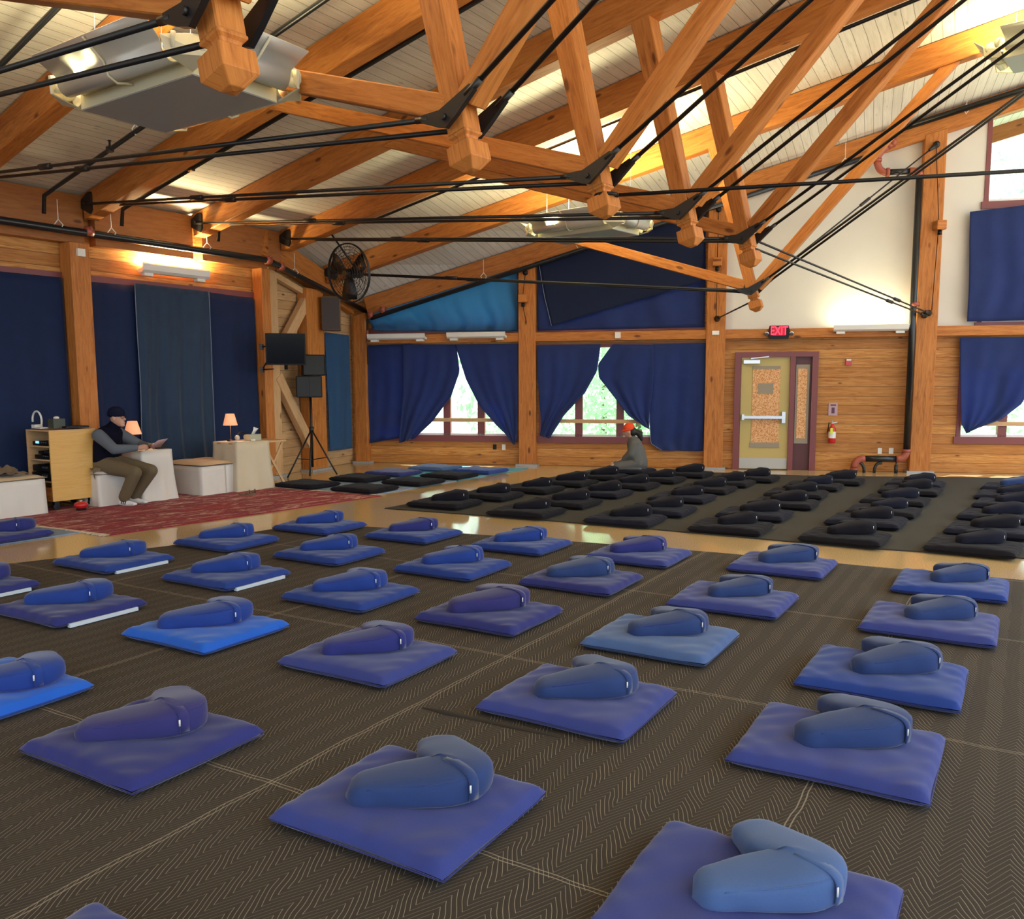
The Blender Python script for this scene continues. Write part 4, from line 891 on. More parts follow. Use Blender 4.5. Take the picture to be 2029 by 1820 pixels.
# equipment cabinet
Cc = G((107, 1012), Zr); la, lb = .60, .55; r = root('equipment_cabinet', 'plywood equipment cabinet on casters with open shelves of black devices', 'cabinet', Cc)
zt = 1.0; zb_ = .13
b = MB(); cbox(b, Cc, la, .02, zb_, zt); b.build('side_panel', 'bright_wood', r)
b = MB(); cbox(b, Cc-bL*(lb-.02), la, .02, zb_, zt); b.build('side_panel', 'timber_pale', r)
b = MB(); cbox(b, Cc-bL*.02, la, lb-.04, zb_, zb_+.02); cbox(b, Cc-bL*.02+aL*(la-.02), .02, lb-.04, zb_, zt); cbox(b, Cc-bL*.02+aL*.01, .015, lb-.04, zb_, zb_+.17); b.build('base_panel', 'timber', r)
b = MB(); cbox(b, Cc+bL*.0, la, lb, zt, zt+.018); b.build('top_panel', 'timber_pale', r)
for z in (.36, .63, .80):
    b = MB(); cbox(b, Cc-bL*.02+aL*.02, la-.05, lb-.04, z, z+.018); b.build('shelf', 'timber_pale', r)
for u, v in ((.07, .07), (.53, .07), (.07, .48), (.53, .48)):
    q = Cc+aL*u-bL*v; b = MB(); b.tube([Vector((q.x, q.y, .045+Zr))-bL*.014, Vector((q.x, q.y, .045+Zr))+bL*.014], .042, 10); b.box(Vector((q.x, q.y, .105)), .06, .05, .045, aL); b.build('caster', 'black_metal', r)
dev = [(.82, .05, .40, .03, 'slim black audio receiver with a blue display on the top shelf', 1), (.65, .05, .38, .06, 'black disc player on the middle shelf of the cabinet', 0), (.71, .04, .30, .1, 'thin silver-edged device stacked on the disc player', 0), (.38, .10, .46, .03, 'large black amplifier on the lower cabinet shelf', 0), (.49, .08, .44, .05, 'black mixer stacked on the large amplifier', 0)]
for z, h, w_, ins, lab, lc in dev:
    C_ = Cc-bL*(.05+ins*.3)+aL*(.02+ins*.3); rr = root('audio_device', lab, 'audio device', C_+Z*z, 'devices in the cabinet'); b = MB(); cbox(b, C_, .45, w_, z, z+h); b.build('case', 'black', rr, bevel=.004)
    b = MB(); fq = C_-aL*.003-bL*w_*.5+Z*(z+h*.5)
    for k in range(3): b.box(fq-bL*(.05*k-.12), .006, .02, h*.25, aL, bL)
    b.build('button_row', 'steel', rr)
    if lc: b = MB(); b.box(fq-bL*.08, .008, .07, h*.55, aL, bL); b.build('display', 'lcd', rr)
q = Cc+aL*.12-bL*.50+Z*(zt+.02)
cr = root('desk_lamp', 'white gooseneck lamp curling off the left end of the cabinet top', 'lamp', q); b = MB(); b.box(q+Z*.02, .10, .08, .04, aL); b.build('clamp', 'white', cr)
b = MB(); b.tube([q+Z*.03-bL*.0+( -bL*(.09+.11*math.cos(a)-.10))+Z*(.06+.12*math.sin(a)) for a in [math.pi*(1.25*k/12-.05) for k in range(13)]], .012, 8); b.build('gooseneck', 'white', cr)
b = MB(); e = q-bL*(.0+.12*1)+Z*(-.02); b.lathe(q-bL*.14+Z*(-.09), [(.0, 0), (.035, 0), (.03, .03), (.015, .07), (0, .07)], 10); b.build('lamp_head', 'white', cr)
q = Cc+aL*.20-bL*.18+Z*(zt+.018); tb_ = root('tissue_box', 'dark patterned box on top of the plywood cabinet', 'box', q); b = MB(); b.box(q+Z*.06, .15, .13, .12, aL); b.build('box', mat('box_green', (.05, .06, .04), .5), tb_); b = MB(); b.ball(q+Z*.13, .035, 6, (1, 1, .6)); b.build('tissue', 'paper', tb_)
q = Cc+aL*.1-bL*.36+Z*(zt+.018); b = MB(); b.box(q+Z*.006, .14, .20, .012, aL); tag(b.build('booklet', 'paper', origin=q), 'flat white booklet on the cabinet top', 'booklet')
q = Cc+aL*.38-bL*.15+Z*(zt+.018); b = MB(); b.box(q+Z*.012, .3, .26, .024, aL); tag(b.build('laptop', 'black', origin=q), 'closed black laptop lying on the cabinet top', 'laptop')
# wooden cube behind the seat box
Cw = G((197, 1004), Zr)-bL*.62+aL*.05; b = MB(); cbox(b, Cw, .35, .3, Zr, .60); tag(b.build('wooden_crate', 'bright_wood', origin=Cw), 'plain wooden crate between the post and the seated man', 'crate')
# seat box
Cs = G((197, 1004), Zr); r = root('draped_stool', 'white draped box stool under the seated man', 'stool', Cs); b = MB(); clothbox(b, Cs, .60, .52, Zr, .42, .008, .01); b.build('skirt', 'linen', r)
softslab('seat_cushion', Cs, .6, .5, .42, .05, 'linen', par=r)
crumple('draped_jacket', Cs+aL*.13-bL*.12+Z*.47, .17, .22, .09, 'brown_cloth', 'crumpled brown jacket hanging off the seat behind the seated man', 'jacket', 5, drop=.30)
# small draped table
Ct = G((285, 995), Zr); r = root('draped_table', 'small table under a white cloth in front of the seated man', 'table', Ct)
b = MB(); cbox(b, Ct-bL*.03+aL*.03, .40, .42, .66, .685); b.build('table_top', 'timber_pale', r)
for u, v in ((.05, .05), (.40, .05), (.05, .42), (.40, .42)):
    q = Ct+aL*u-bL*v; b = MB(); b.tube([Vector((q.x, q.y, Zr)), Vector((q.x, q.y, .66))], .015, 6); b.build('leg', 'timber_pale', r)
b = MB(); clothbox(b, Ct, .46, .48, Zr+.003, .70, .022, .05, 2, .6); tag(b.build('tablecloth', 'linen', origin=Ct), 'white cloth hanging to the floor over the small table by the seated man', 'tablecloth')
# bench 2
Cq = G((401, 982), Zr); r = root('draped_bench', 'white draped bench with a beige cushion between the two cloth-covered tables', 'bench', Cq)
b = MB(); clothbox(b, Cq, .40, .85, Zr, .42, .004, .008); b.build('skirt', 'linen', r); b = MB(); clothbox(b, Cq+aL*.415, .40, .85, Zr, .42, .004, .008, ph=1); b.build('skirt', 'linen', r)
softslab('seat_cushion', Cq, .80, .85, .42, .06, 'linen_beige', par=r)
# far table
Cf = G((473, 974), Zr); r = root('draped_table', 'folding table half covered by a cream cloth next to the braced wall', 'table', Cf)
b = MB(); cbox(b, Cf+aL*-.02, .95, .5, .70, .725); b.build('table_top', 'timber_pale', r)
for v in (.03, .42):
    b = MB(); q = Cf-bL*v; b.beam(Vector((q.x, q.y, 0))+aL*.92+Z*.0, Vector((q.x, q.y, 0))+aL*.50+Z*.70, .02, .035); b.build('leg', 'timber_pale', r); b = MB(); b.beam(Vector((q.x, q.y, 0))+aL*.48+Z*.0-bL*.02, Vector((q.x, q.y, 0))+aL*.90+Z*.70-bL*.02, .02, .035); b.build('leg', 'timber_pale', r)
b = MB(); clothbox(b, Cf-aL*.02+bL*.015, .60, .53, Zr+.003, .732, .02, .05, 2, 1.2); tag(b.build('tablecloth', M['linen'] if False else cloth('cream_linen', (.60, .52, .38), (.52, .45, .33), .9, .1), origin=Cf), 'cream cloth hanging over the far folding table', 'tablecloth')
# lamps
def lamp(base, sh, label, hs=.16, r0=.055, r1=.10):
    r = root('table_lamp', label, 'lamp', base, 'small table lamps'); b = MB(); b.lathe(base, [(0, 0), (.06, 0), (.06, .012), (.02, .025), (.006, .03), (.006, sh+.03), (0, sh+.03)], 14); b.build('stand', 'black_metal', r)
    b = MB(); b.lathe(base+Z*sh, [(r1, 0), (r0, hs)], 24); o = b.build('lamp_shade', 'shade_lit', r); s_ = o.modifiers.new('t', 'SOLIDIFY'); s_.thickness = .003
    d = bpy.data.lights.new('bulb', 'POINT'); d.energy = 1.3; d.color = (1, .6, .3); d.shadow_soft_size = .03; lo = bpy.data.objects.new('bulb', d); COL.objects.link(lo); lo.parent = r; lo.location = (0, 0, sh+hs*.5)
def atray(p, y): d = ray(p); return EYE+d*(y/d.y)
q = atray((263, 858), 11.62); q.z = .70; lamp(q, .21, 'small lamp with a glowing peach shade in front of the seated man', .175, .062, .115)
q = Cf+aL*.16-bL*.33; q.z = .735; lamp(q, .235, 'small lamp with a glowing peach shade on the far table', .17, .062, .105)
# things on the far table
tz = .735
q = Cf+aL*.30-bL*.26; q.z = tz; r = root('headphones', 'black and silver headphones on the far table beside the lamp', 'headphones', q); b = MB(); b.tube([q+aL*.085*math.cos(a)+Z*(.035+.095*math.sin(a)) for a in [math.pi*k/10 for k in range(11)]], .009, 8); b.build('headband', 'black', r)
for s_ in (-1, 1): b = MB(); b.lathe(q+aL*s_*.085+Z*.045-aL*s_*.02, [(0, 0), (.042, 0), (.042, .03), (.03, .04), (0, .04)], 12, aL*s_); b.build('ear_cup', 'wing_grey', r)
q = Cf+aL*.46-bL*.20; q.z = tz; r = root('tissue_box', 'patterned tissue box with a tissue sticking up on the far table', 'tissue box', q); b = MB(); b.box(q+Z*.045, .22, .11, .09, aL); b.build('carton', mat('carton', (.42, .42, .30), .7), r)
b = MB(); b.grid([[q+Z*.09-aL*.03, q+Z*.09+aL*.03], [q+Z*.15-aL*.0+bL*.01, q+Z*.14+aL*.07], [q+Z*.20+aL*.02, q+Z*.17+aL*.11]]); o = b.build('tissue', 'white', r); o.modifiers.new('t', 'SOLIDIFY').thickness = .003
q = Cf+aL*.60-bL*.30; q.z = tz; b = MB(); b.ball(q+Z*.035, .035, 7); tag(b.build('jar', 'wing_grey', origin=q), 'small round jar behind the tissue box on the far table', 'jar')
q = Cf+aL*.10-bL*.12; q.z = tz; b = MB(); b.box(q+Z*.006, .12, .16, .012, aL); tag(b.build('booklet', 'paper', origin=q), 'thin pale booklet beside the far lamp foot', 'booklet')
q = Cf+aL*.38-bL*.10; q.z = tz; b = MB(); b.box(q+Z*.012, .05, .04, .024, aL); tag(b.build('eraser', 'white', origin=q), 'small white block at the front of the far table', 'block')
# on the man's table
q = Ct+aL*.30-bL*.15; q.z = .70; b = MB(); b.beam(q+Z*.03, q+Z*.03+aL*.16, .12, .05, bL); tag(b.build('phone_stand', 'black', origin=q), 'small dark wedge-shaped stand on the white cloth by the man', 'stand')
q = Ct+aL*.42-bL*.30; q.z = .70; b = MB(); b.box(q+Z*.035, .04, .08, .07, aL); tag(b.build('carton', 'foam_white', origin=q), 'little pale blue box at the far side of the white cloth', 'box')
# on the rug
q = G((161, 1010), Zr); r = root('singing_bowl', 'small shiny red bowl on a dark ring on the rug by the cabinet', 'bowl', q); b = MB(); b.lathe(q, [(0, 0), (.05, 0), (.065, .015), (.055, .02), (0, .02)], 16); b.build('ring', 'black', r)
b = MB(); b.lathe(q+Z*.018, [(0, 0), (.05, .005), (.085, .04), (.075, .07), (.045, .085), (0, .09)], 18); b.build('bowl', 'red', r); b = MB(); b.lathe(q+Z*.10, [(0, 0), (.02, .0), (.025, .02), (0, .03)], 10); b.build('knob', 'steel', r)
for i, (p, lab) in enumerate((((488, 979), 'brown sandal on the rug in front of the far table, left one'), ((499, 977), 'brown sandal on the rug in front of the far table, right one'))):
    q = G(p, Zr); r = root('sandal', lab, 'sandal', q); d = (aL*.4+bL*.9).normalized(); s_ = Z.cross(d); b = MB(); b.grid([[q+d*x-s_*w_+Z*.004, q+d*x+s_*w_+Z*.004] for x, w_ in ((-.12, .02), (-.1, .035), (0, .03), (.08, .045), (.13, .02))]); o = b.build('sole', 'brown_cloth', r); m_ = o.modifiers.new('t', 'SOLIDIFY'); m_.thickness = .014
    b = MB(); b.tube([q+d*.03-s_*.045+Z*.01, q+d*.05+Z*.06, q+d*.03+s_*.045+Z*.01], .010, 6); b.build('strap', 'brown_cloth', r)
# ================================================================ people: blended volumes remeshed into one continuous surface
def blob(name, parts, m, par, vox=.008, smooth=4):
    b = MB()
    for p in parts:
        if p[0] == 'c':
            _, a, ra, c, rc = p; a = Vector(a); c = Vector(c); b.ball(a, ra, 7); b.ball(c, rc, 7); b.tube([a, c], [ra, rc], 14)
        elif p[0] == 'e': b.ball(p[1], 1, 9, p[2], p[3] if len(p) > 3 else None)
    o = b.build(name, m, par); r_ = o.modifiers.new('union', 'REMESH'); r_.mode = 'VOXEL'; r_.voxel_size = vox; r_.use_smooth_shade = True
    s_ = o.modifiers.new('relax', 'SMOOTH'); s_.factor = .5; s_.iterations = smooth; return o
def chain(pts, rs): return [('c', pts[i], rs[i], pts[i+1], rs[i+1]) for i in range(len(pts)-1)]
def hand(wr, d, dn, side, curl=.5, s=1.0):
    """wrist, direction of fingers, palm-down direction, thumb side"""
    d = Vector(d).normalized(); dn = Vector(dn); dn = (dn-d*dn.dot(d)).normalized(); sd = Vector(side).normalized(); out = []
    wr = Vector(wr); pc = wr+d*.05*s
    for k, (o, L) in enumerate(((.030, .068), (.010, .078), (-.010, .072), (-.029, .056))):
        a = wr+d*.085*s+sd*o*s; k1 = a+(d*math.cos(curl*.6)+dn*math.sin(curl*.6))*L*.45*s; k2 = k1+(d*math.cos(curl*1.4)+dn*math.sin(curl*1.4))*L*.32*s; k3 = k2+(d*math.cos(curl*2.1)+dn*math.sin(curl*2.1))*L*.25*s
        out += chain([wr+d*.01*s+sd*o*.6*s, a, k1, k2, k3], [.014*s, .0115*s, .0092*s, .0085*s, .0075*s])
    t0 = wr+d*.02*s+sd*.022*s; out += chain([t0, t0+d*.03*s+sd*.025*s+dn*.01, t0+d*.06*s+sd*.032*s+dn*.02], [.014*s, .011*s, .009*s])
    return out
def man():
    O = Vector((-5.32, 11.22, 0)); fx = Vector((.97, -.25, 0)).normalized(); lf = Vector((-fx.y, fx.x, 0))
    L = lambda x, y, z: O+fx*x+lf*y+Z*z
    R3 = Matrix((fx, lf, Z)).transposed()
    r = root('person', 'seated man in a dark vest and knit cap reading papers at the small white table', 'person', O)
    head = L(.20, 0, 1.155); sk = []
    sk += [('e', head, (.095, .074, .115), R3), ('e', L(.235, 0, 1.12), (.062, .055, .085), R3)]
    sk += chain([L(.10, 0, 1.0), L(.17, 0, 1.09)], [.056, .055])
    sk += chain([L(.285, 0, 1.155), L(.312, 0, 1.13)], [.012, .016]) + [('e', L(.288, 0, 1.085), (.02, .026, .012), R3), ('e', L(.27, 0, 1.055), (.03, .035, .025), R3)]
    for s_ in (1, -1): sk += [('e', L(.195, .077*s_, 1.15), (.02, .010, .032), R3), ('e', L(.275, .03*s_, 1.165), (.012, .015, .009), R3)]
    # torso core and limbs inside the clothes so the body is one surface
    sk += chain([L(0, 0, .55), L(.02, 0, .75), L(.06, 0, .92), L(.10, 0, 1.0)], [.12, .12, .125, .06])
    EL = {1: L(.30, .28, .775), -1: L(.29, -.20, .755)}; WR = {1: L(.50, .20, .775), -1: L(.49, -.02, .765)}
    for s_ in (1, -1):
        sk += chain([L(.07, .17*s_, .94), EL[s_], WR[s_]], [.045, .038, .027])
        d = (L(.72, .12, .80)-WR[s_]); sk += hand(WR[s_], d, -Z*.6-lf*s_*.4, -lf*s_*.6+Z*.7, .75, .95)
        sk += chain([L(.02, .09*s_, .54), L(.54, .12*s_, .45), L(.31, .10*s_, .09)], [.075, .05, .04])
    blob('body', sk, 'skin', r, .007, 2)
    # eyes as small dark insets
    for s_ in (1, -1): b = MB(); b.ball(L(.284, .031*s_, 1.165), .008, 5); b.build('eye', 'black', r)
    cap = [('e', L(.185, 0, 1.215), (.115, .094, .085), R3)] + [('e', L(.185, 0, 1.19), (.122, .098, .045), R3)]
    blob('knit_cap', cap, 'navy_hat', r, .008)
    b = MB()
    for s_ in (1, -1): b.tube([L(.30, .034*s_, 1.16)+(lf*math.cos(a)+Z*math.sin(a))*.022 for a in [k*math.pi/6 for k in range(13)]], .0025, 5, False); b.tube([L(.30, .055*s_, 1.165), L(.2, .082*s_, 1.17)], .0025, 5)
    b.build('glasses', 'black', r)
    vest = chain([L(-.02, 0, .54), L(.0, 0, .72), L(.05, 0, .90), L(.09, 0, .98)], [.165, .165, .155, .10])
    for s_ in (1, -1): vest += chain([L(0, .09*s_, .58), L(.03, .10*s_, .80), L(.06, .12*s_, .93)], [.12, .115, .10])
    vest += chain([L(.12, 0, 1.0), L(.15, 0, 1.05)], [.085, .08]); blob('vest', vest, 'vest', r, .012, 6)
    for s_ in (1, -1):
        blob('sleeve', chain([L(.06, .19*s_, .93), EL[s_], lerp(EL[s_], WR[s_], .93)], [.085, .066, .045]), 'sleeve', r, .010, 4)
    tr = chain([L(-.04, 0, .54), L(.06, 0, .54)], [.15, .14])
    for s_ in (1, -1):
        kx = .53 if s_ < 0 else .57; ax_ = .31 if s_ < 0 else .30
        tr += chain([L(.0, .09*s_, .55), L(kx, .13*s_, .455), L(ax_+.02, .11*s_, .13)], [.125, .085, .072])
    blob('trousers', tr, 'khaki', r, .012, 6)
    for s_ in (1, -1):
        ax_ = .30 if s_ < 0 else .31; d = fx*.98-lf*.1
        a = L(ax_, .10*s_, .11); hl = L(ax_-.03, .10*s_, .055); to = hl+d*.2; to.z = .045; mid = lerp(hl, to, .55)
        so = blob('sock', chain([a, hl, mid, to], [.042, .040, .038, .030]) + [('e', to+d*.02, (.035, .04, .022))], 'sock', r, .008, 3)
        if s_ < 0:
            st = MB()
            for k in range(3):
                c = lerp(hl, mid, .35+.28*k)-lf*.037+Z*.008; st.beam(c-Z*.022-fx*.008, c+Z*.026+fx*.008, .012, .004, fx)
            st.build('stripe', 'black', so)
    q = lerp(WR[1], WR[-1], .4)+fx*.17+Z*.02
    b = MB(); b.grid([[q-lf*.10-Z*.03, q+lf*.10-Z*.03], [q-lf*.10+fx*.06+Z*.035, q+lf*.10+fx*.06+Z*.035], [q-lf*.11+fx*.13+Z*.075, q+lf*.09+fx*.13+Z*.085]]); o = b.build('sheet_of_paper', mat('pink_paper', (.55, .38, .36), .7), origin=q); o.modifiers.new('t', 'SOLIDIFY').thickness = .003
    tag(o, 'pinkish sheet of paper in the hands of the seated man', 'paper')
man()
def woman():
    O = Vector((2.12, 14.85, 0)); fx = Vector((-.97, .12, 0)).normalized(); lf = Vector((-fx.y, fx.x, 0)); L = lambda x, y, z: O+fx*x+lf*y+Z*z; R3 = Matrix((fx, lf, Z)).transposed()
    r = root('person', 'person in a grey hoodie and bright orange cap kneeling by the window', 'person', O); hc = L(.10, 0, .735)
    Rt = R3 @ Matrix.Rotation(.25, 3, 'Y')
    sk = [('e', hc, (.09, .072, .108), Rt), ('e', L(.135, 0, .70), (.055, .05, .075), Rt)] + chain([L(.178, 0, .715), L(.198, 0, .695)], [.01, .014]) + chain([L(.03, 0, .58), L(.08, 0, .68)], [.05, .05])
    for s_ in (1, -1): sk += [('e', L(.09, .073*s_, .72), (.018, .01, .028), Rt)]
    sk += chain([L(-.06, 0, .22), L(-.02, 0, .40), L(.03, 0, .55)], [.11, .10, .08])
    for s_ in (1, -1):
        sk += chain([L(.02, .15*s_, .53), L(.06, .18*s_, .34), L(.20, .08*s_, .24)], [.04, .035, .026]) + hand(L(.20, .08*s_, .24), fx*.6-lf*s_*.6-Z*.2, -Z, fx, .6, .9)
        sk += chain([L(-.02, .1*s_, .20), L(.36, .16*s_, .13), L(.0, .14*s_, .06)], [.075, .055, .045])
    blob('body', sk, 'skin', r, .008, 2)
    for s_ in (1, -1): b = MB(); b.ball(L(.172, .028*s_, .735), .007, 5); b.build('eye', 'black', r)
    blob('cap', [('e', L(.095, 0, .80), (.105, .085, .085), Rt), ('e', L(.10, 0, .765), (.112, .09, .03), Rt), ('c', L(.07, 0, .84), .04, L(.06, 0, .865), .022)], 'orange_hat', r, .008, 3)
    blob('hair', [('e', L(.03, 0, .73), (.07, .08, .09), R3)] + chain([L(-.02, 0, .74), L(-.09, 0, .69), L(-.12, 0, .60)], [.045, .055, .035]), 'hair_dark', r, .01, 4)
    ho = chain([L(-.08, 0, .18), L(-.05, 0, .36), L(.0, 0, .52), L(.03, 0, .60)], [.165, .155, .13, .075])
    for s_ in (1, -1): ho += chain([L(.01, .12*s_, .53), L(.05, .17*s_, .35), L(.17, .10*s_, .25)], [.085, .07, .05]) + chain([L(-.05, .09*s_, .2), L(0, .1*s_, .45)], [.12, .10])
    blob('hoodie', ho, 'grey_hoodie', r, .012, 5)
    tr = []
    for s_ in (1, -1): tr += chain([L(-.06, .09*s_, .19), L(.30, .15*s_, .12), L(.38, .16*s_, .08)], [.12, .085, .07]) + chain([L(.34, .16*s_, .075), L(-.08, .15*s_, .07)], [.065, .06])
    blob('skirted_trousers', tr, M['grey_hoodie'], r, .012, 5)
woman()
# ================================================================ cushions
def zab_mesh(seed, L=.775, Wd=.665, H=.082):
    rnd = random.Random(seed); ph = [rnd.random()*6.28 for _ in range(12)]; b = MB(); nu, nv = 40, 34; T = []; B_ = []
    for i in range(nu+1):
        rt = []; rb = []
        for j in range(nv+1):
            u = i/nu*2-1; v = j/nv*2-1; e = max(0.0, (1-abs(u)**9)*(1-abs(v)**9))**.36
            cr_ = 1-.035*(abs(u)*abs(v))**3; k = 1-.018*(1-abs(v)**2)*abs(u)**6; kv = 1-.018*(1-abs(u)**2)*abs(v)**6
            x = u*L/2*k*(1+.012*math.sin(3*v+ph[0])*abs(u)); y = v*Wd/2*kv*(1+.014*math.sin(3*u+ph[1])*abs(v))
            wr = .0016*math.sin(11*u+5*v+ph[2]+2*math.sin(3*v)) + .0016*math.sin(-7*u+12*v+ph[3]+2*math.sin(4*u)) + .006*math.sin(2.6*u+ph[4])*math.sin(2.2*v+ph[5]) + .0028*math.sin(21*u*abs(v)+ph[6])*abs(v)**2 + .0028*math.sin(19*v*abs(u)+ph[7])*abs(u)**2
            edge = .010*abs(u*v)**4*math.sin(ph[8]+3*u+2*v)
            rt.append((x, y, H*.42+H*.58*e+wr*e+edge)); rb.append((x, y, H*.42*(1-e)+.0005))
        T.append(rt); B_.append(rb)
    b.grid(T); b.grid(B_, flip=True); return b
def piping_pts(L=.77, Wd=.66, z=.026):
    P = []
    for t_ in range(48):
        a = t_/48*4; s_ = int(a); f_ = a-s_
        c = [(-1, -1), (1, -1), (1, 1), (-1, 1), (-1, -1)]; P.append((lerp(c[s_][0], c[s_+1][0], f_)*L/2*.992, lerp(c[s_][1], c[s_+1][1], f_)*Wd/2*.992, z))
    return P+[P[0]]
def zafu_mesh(seed, sc=1.0):
    rnd = random.Random(seed); ph = [rnd.random()*6.28 for _ in range(8)]; b = MB(); N = 48; K = 28; rings = []; info = []
    def cen(t): x = .088-.235*(math.sqrt(t*t+.03)-math.sqrt(.03))/(math.sqrt(1.03)-math.sqrt(.03)); return Vector((x*sc, .222*sc*t, 0))
    for i in range(N+1):
        t = -1+2*i/N; c = cen(t); d = (cen(min(1, t+.02))-cen(max(-1, t-.02))).normalized(); nrm = Vector((d.y, -d.x, 0)); at = abs(t)
        w = (.148-.078*at**1.0)*sc; h = (.132-.062*at**1.0)*sc
        if at > .84: q = (at-.84)/.16; k_ = math.sqrt(max(0, 1-q**2.6)); w *= max(k_, .02); h *= max(.25+.75*k_, .05)
        ext = d*math.copysign(max(0, at-.8)*.10, t)*sc
        ring = []
        for k in range(K):
            a = 2*math.pi*k/K; ca, sa = math.cos(a), math.sin(a); sx = math.copysign(abs(ca)**.5, ca); sz = math.copysign(abs(sa)**.5, sa)
            cz = h*.5; wv = 1+.02*math.sin(9*t+ph[0]+2*a)+.012*math.sin(17*t+ph[1]+3*a)
            if abs(sx) > .8 and 0 < sa < .75: wv -= .01
            wi = w*(.50+.50*min(1, at/.55)) if sx*(1) < 0 else w; ring.append(c+ext+nrm*sx*wi*wv+Vector((0, 0, max(.0005, cz+sz*h*.5*(1+.05*math.sin(5*t+ph[2]))+.006*(1-abs(sx))))))
        rings.append(ring); info.append((c+ext, nrm, w, h))
    b.grid(rings, True); b.cap(rings[0], sm=True); b.cap(rings[-1], True, True); return b, info
ZM = []
for sd in range(4):
    o = zab_mesh(sd*11+3).build('floor_cushion', 'c_royal'); ZM.append(o.data); bpy.data.objects.remove(o)
pb = MB(); pb.tube(piping_pts(), .0035, 5, False); o = pb.build('piping', 'c_navy'); PM = o.data; bpy.data.objects.remove(o)
FM = []; SM = []; TM = []; EM = []
for sd in range(4):
    bb, info = zafu_mesh(sd*7+2, 1.0+.03*(sd-1.5)); o = bb.build('meditation_cushion', 'c_royal'); FM.append(o.data); bpy.data.objects.remove(o)
    # carrying strap round the outer back, seam along the upper edge
    c, nr, w, h = info[20]; s_b = MB(); i0 = 23; cs_ = info[i0]; rows = []
    d_ = Vector((-cs_[1].y, cs_[1].x, 0))
    for a in [math.pi*(k/8)*.62-.25 for k in range(9)]:
        p = cs_[0]+cs_[1]*(cs_[2]+.005)*(math.cos(a)**.5 if math.cos(a) > 0 else 0)+Vector((0, 0, cs_[3]*.5+math.copysign(abs(math.sin(a))**.5, math.sin(a))*cs_[3]*.53)); rows.append([p-d_*.018, p+d_*.018])
    s_b.grid(rows); o = s_b.build('strap', 'c_navy'); md = o.modifiers.new('t', 'SOLIDIFY'); SM.append(o.data); bpy.data.objects.remove(o)
    tb2 = MB(); p = cs_[0]+cs_[1]*(cs_[2]+.009)+Vector((0, 0, cs_[3]*.62))-d_*.022; tb2.grid([[p-d_*.003-Z*.014, p+d_*.003-Z*.014], [p-d_*.003+Z*.014, p+d_*.003+Z*.014]]); o = tb2.build('label_tag', 'sock'); TM.append(o.data); bpy.data.objects.remove(o)
    sp_ = MB(); pts = []
    for i in range(4, 45): c, nr, w, h = info[i]; pts.append(c+nr*w*.90+Vector((0, 0, h*.86)))
    sp_.tube(pts, .0028, 5); o = sp_.build('seam', 'c_navy'); EM.append(o.data); bpy.data.objects.remove(o)
lb_ = MB(); lb_.box((.385, 0, .018), .03, .5, .024); o = lb_.build('inner_pad', 'foam_white'); LM = o.data; bpy.data.objects.remove(o)
cz = [0]
def inst(name, me, m, par=None, loc=(0, 0, 0)):
    o = bpy.data.objects.new(name, me); COL.objects.link(o); o.location = loc
    if par is not None: o.parent = par
    o.material_slots[0].link = 'OBJECT'; o.material_slots[0].material = M[m]; return o
DARKER = {'violet': 'navy', 'navy': 'purple', 'royal': 'navy', 'bright': 'royal', 'steel': 'slate', 'slate': 'navy', 'black': 'black', 'blackblue': 'black', 'purple': 'purple'}
def seat(L_, R_, cm, cf, where, grp, rot=-31, zaf=True, liner=False, full=True, seam=False, fr=0, dz=.013, off=(.03, .11), shade=None, cushname=None, sc=1.0, zs=1.0):
    a = G(L_, .045); c = G(R_, .045); p = (a+c)/2; i = cz[0]; cz[0] += 1; rnd = random.Random(i*13+1)
    CN = {'violet': 'violet-blue', 'navy': 'navy blue', 'royal': 'royal blue', 'bright': 'bright blue', 'steel': 'pale blue', 'slate': 'slate blue', 'black': 'black', 'blackblue': 'blue-black', 'purple': 'purplish navy'}
    rz_ = math.radians(rot)
    z = root('floor_cushion', '%s flat cushion, %s' % (CN[cm], where), 'floor cushion', (p.x, p.y, dz), grp); z.rotation_euler = (0, 0, rz_); z.scale = (sc, sc, 1)
    inst('cover', ZM[i % 4], 'c_'+cm, z); 
    if full: inst('piping', PM, 'c_'+DARKER[cm], z)
    if liner: inst('inner_pad', LM, 'foam_white', z)
    if zaf:
        ux = Vector((math.cos(rz_), math.sin(rz_), 0)); uy = Vector((-ux.y, ux.x, 0)); q = p+ux*off[0]+uy*off[1]
        f_ = root('meditation_cushion', '%s crescent cushion, %s' % (CN[cf], cushname or where), 'crescent cushion', (q.x, q.y, dz+.073), grp.replace('flat', 'crescent')); f_.rotation_euler = (0, 0, rz_+math.radians(fr+rnd.uniform(-4, 4)))
        f_.scale = (zs, zs, 1)
        j = (i*3) % 4; inst('filled_cover', FM[j], 'c_'+cf, f_)
        if full:
            s_ = inst('strap', SM[j], 'c_'+cf, f_); m_ = s_.modifiers.new('t', 'SOLIDIFY'); m_.thickness = .005
            inst('seam', EM[j], 'c_'+(DARKER[cf] if seam else cf), f_)
        t_ = inst('label_tag', TM[j], 'sock', f_); m_ = t_.modifiers.new('t', 'SOLIDIFY'); m_.thickness = .003
ORD = ['nearest the camera', 'second from the camera', 'third from the camera', 'fourth from the camera', 'fifth from the camera', 'farthest from the camera']
def row(items, rowname, grp, **kw):
    n = len(items)
    for i, it in enumerate(items):
        w_ = ORD[i] if i < n-1 else ORD[5]; d = dict(kw); d.update(it[4] if len(it) > 4 else {}); seat(it[0], it[1], it[2], it[3], w_+' in '+rowname, grp, **d)
GB = 'flat blue cushions on the quilted mat'
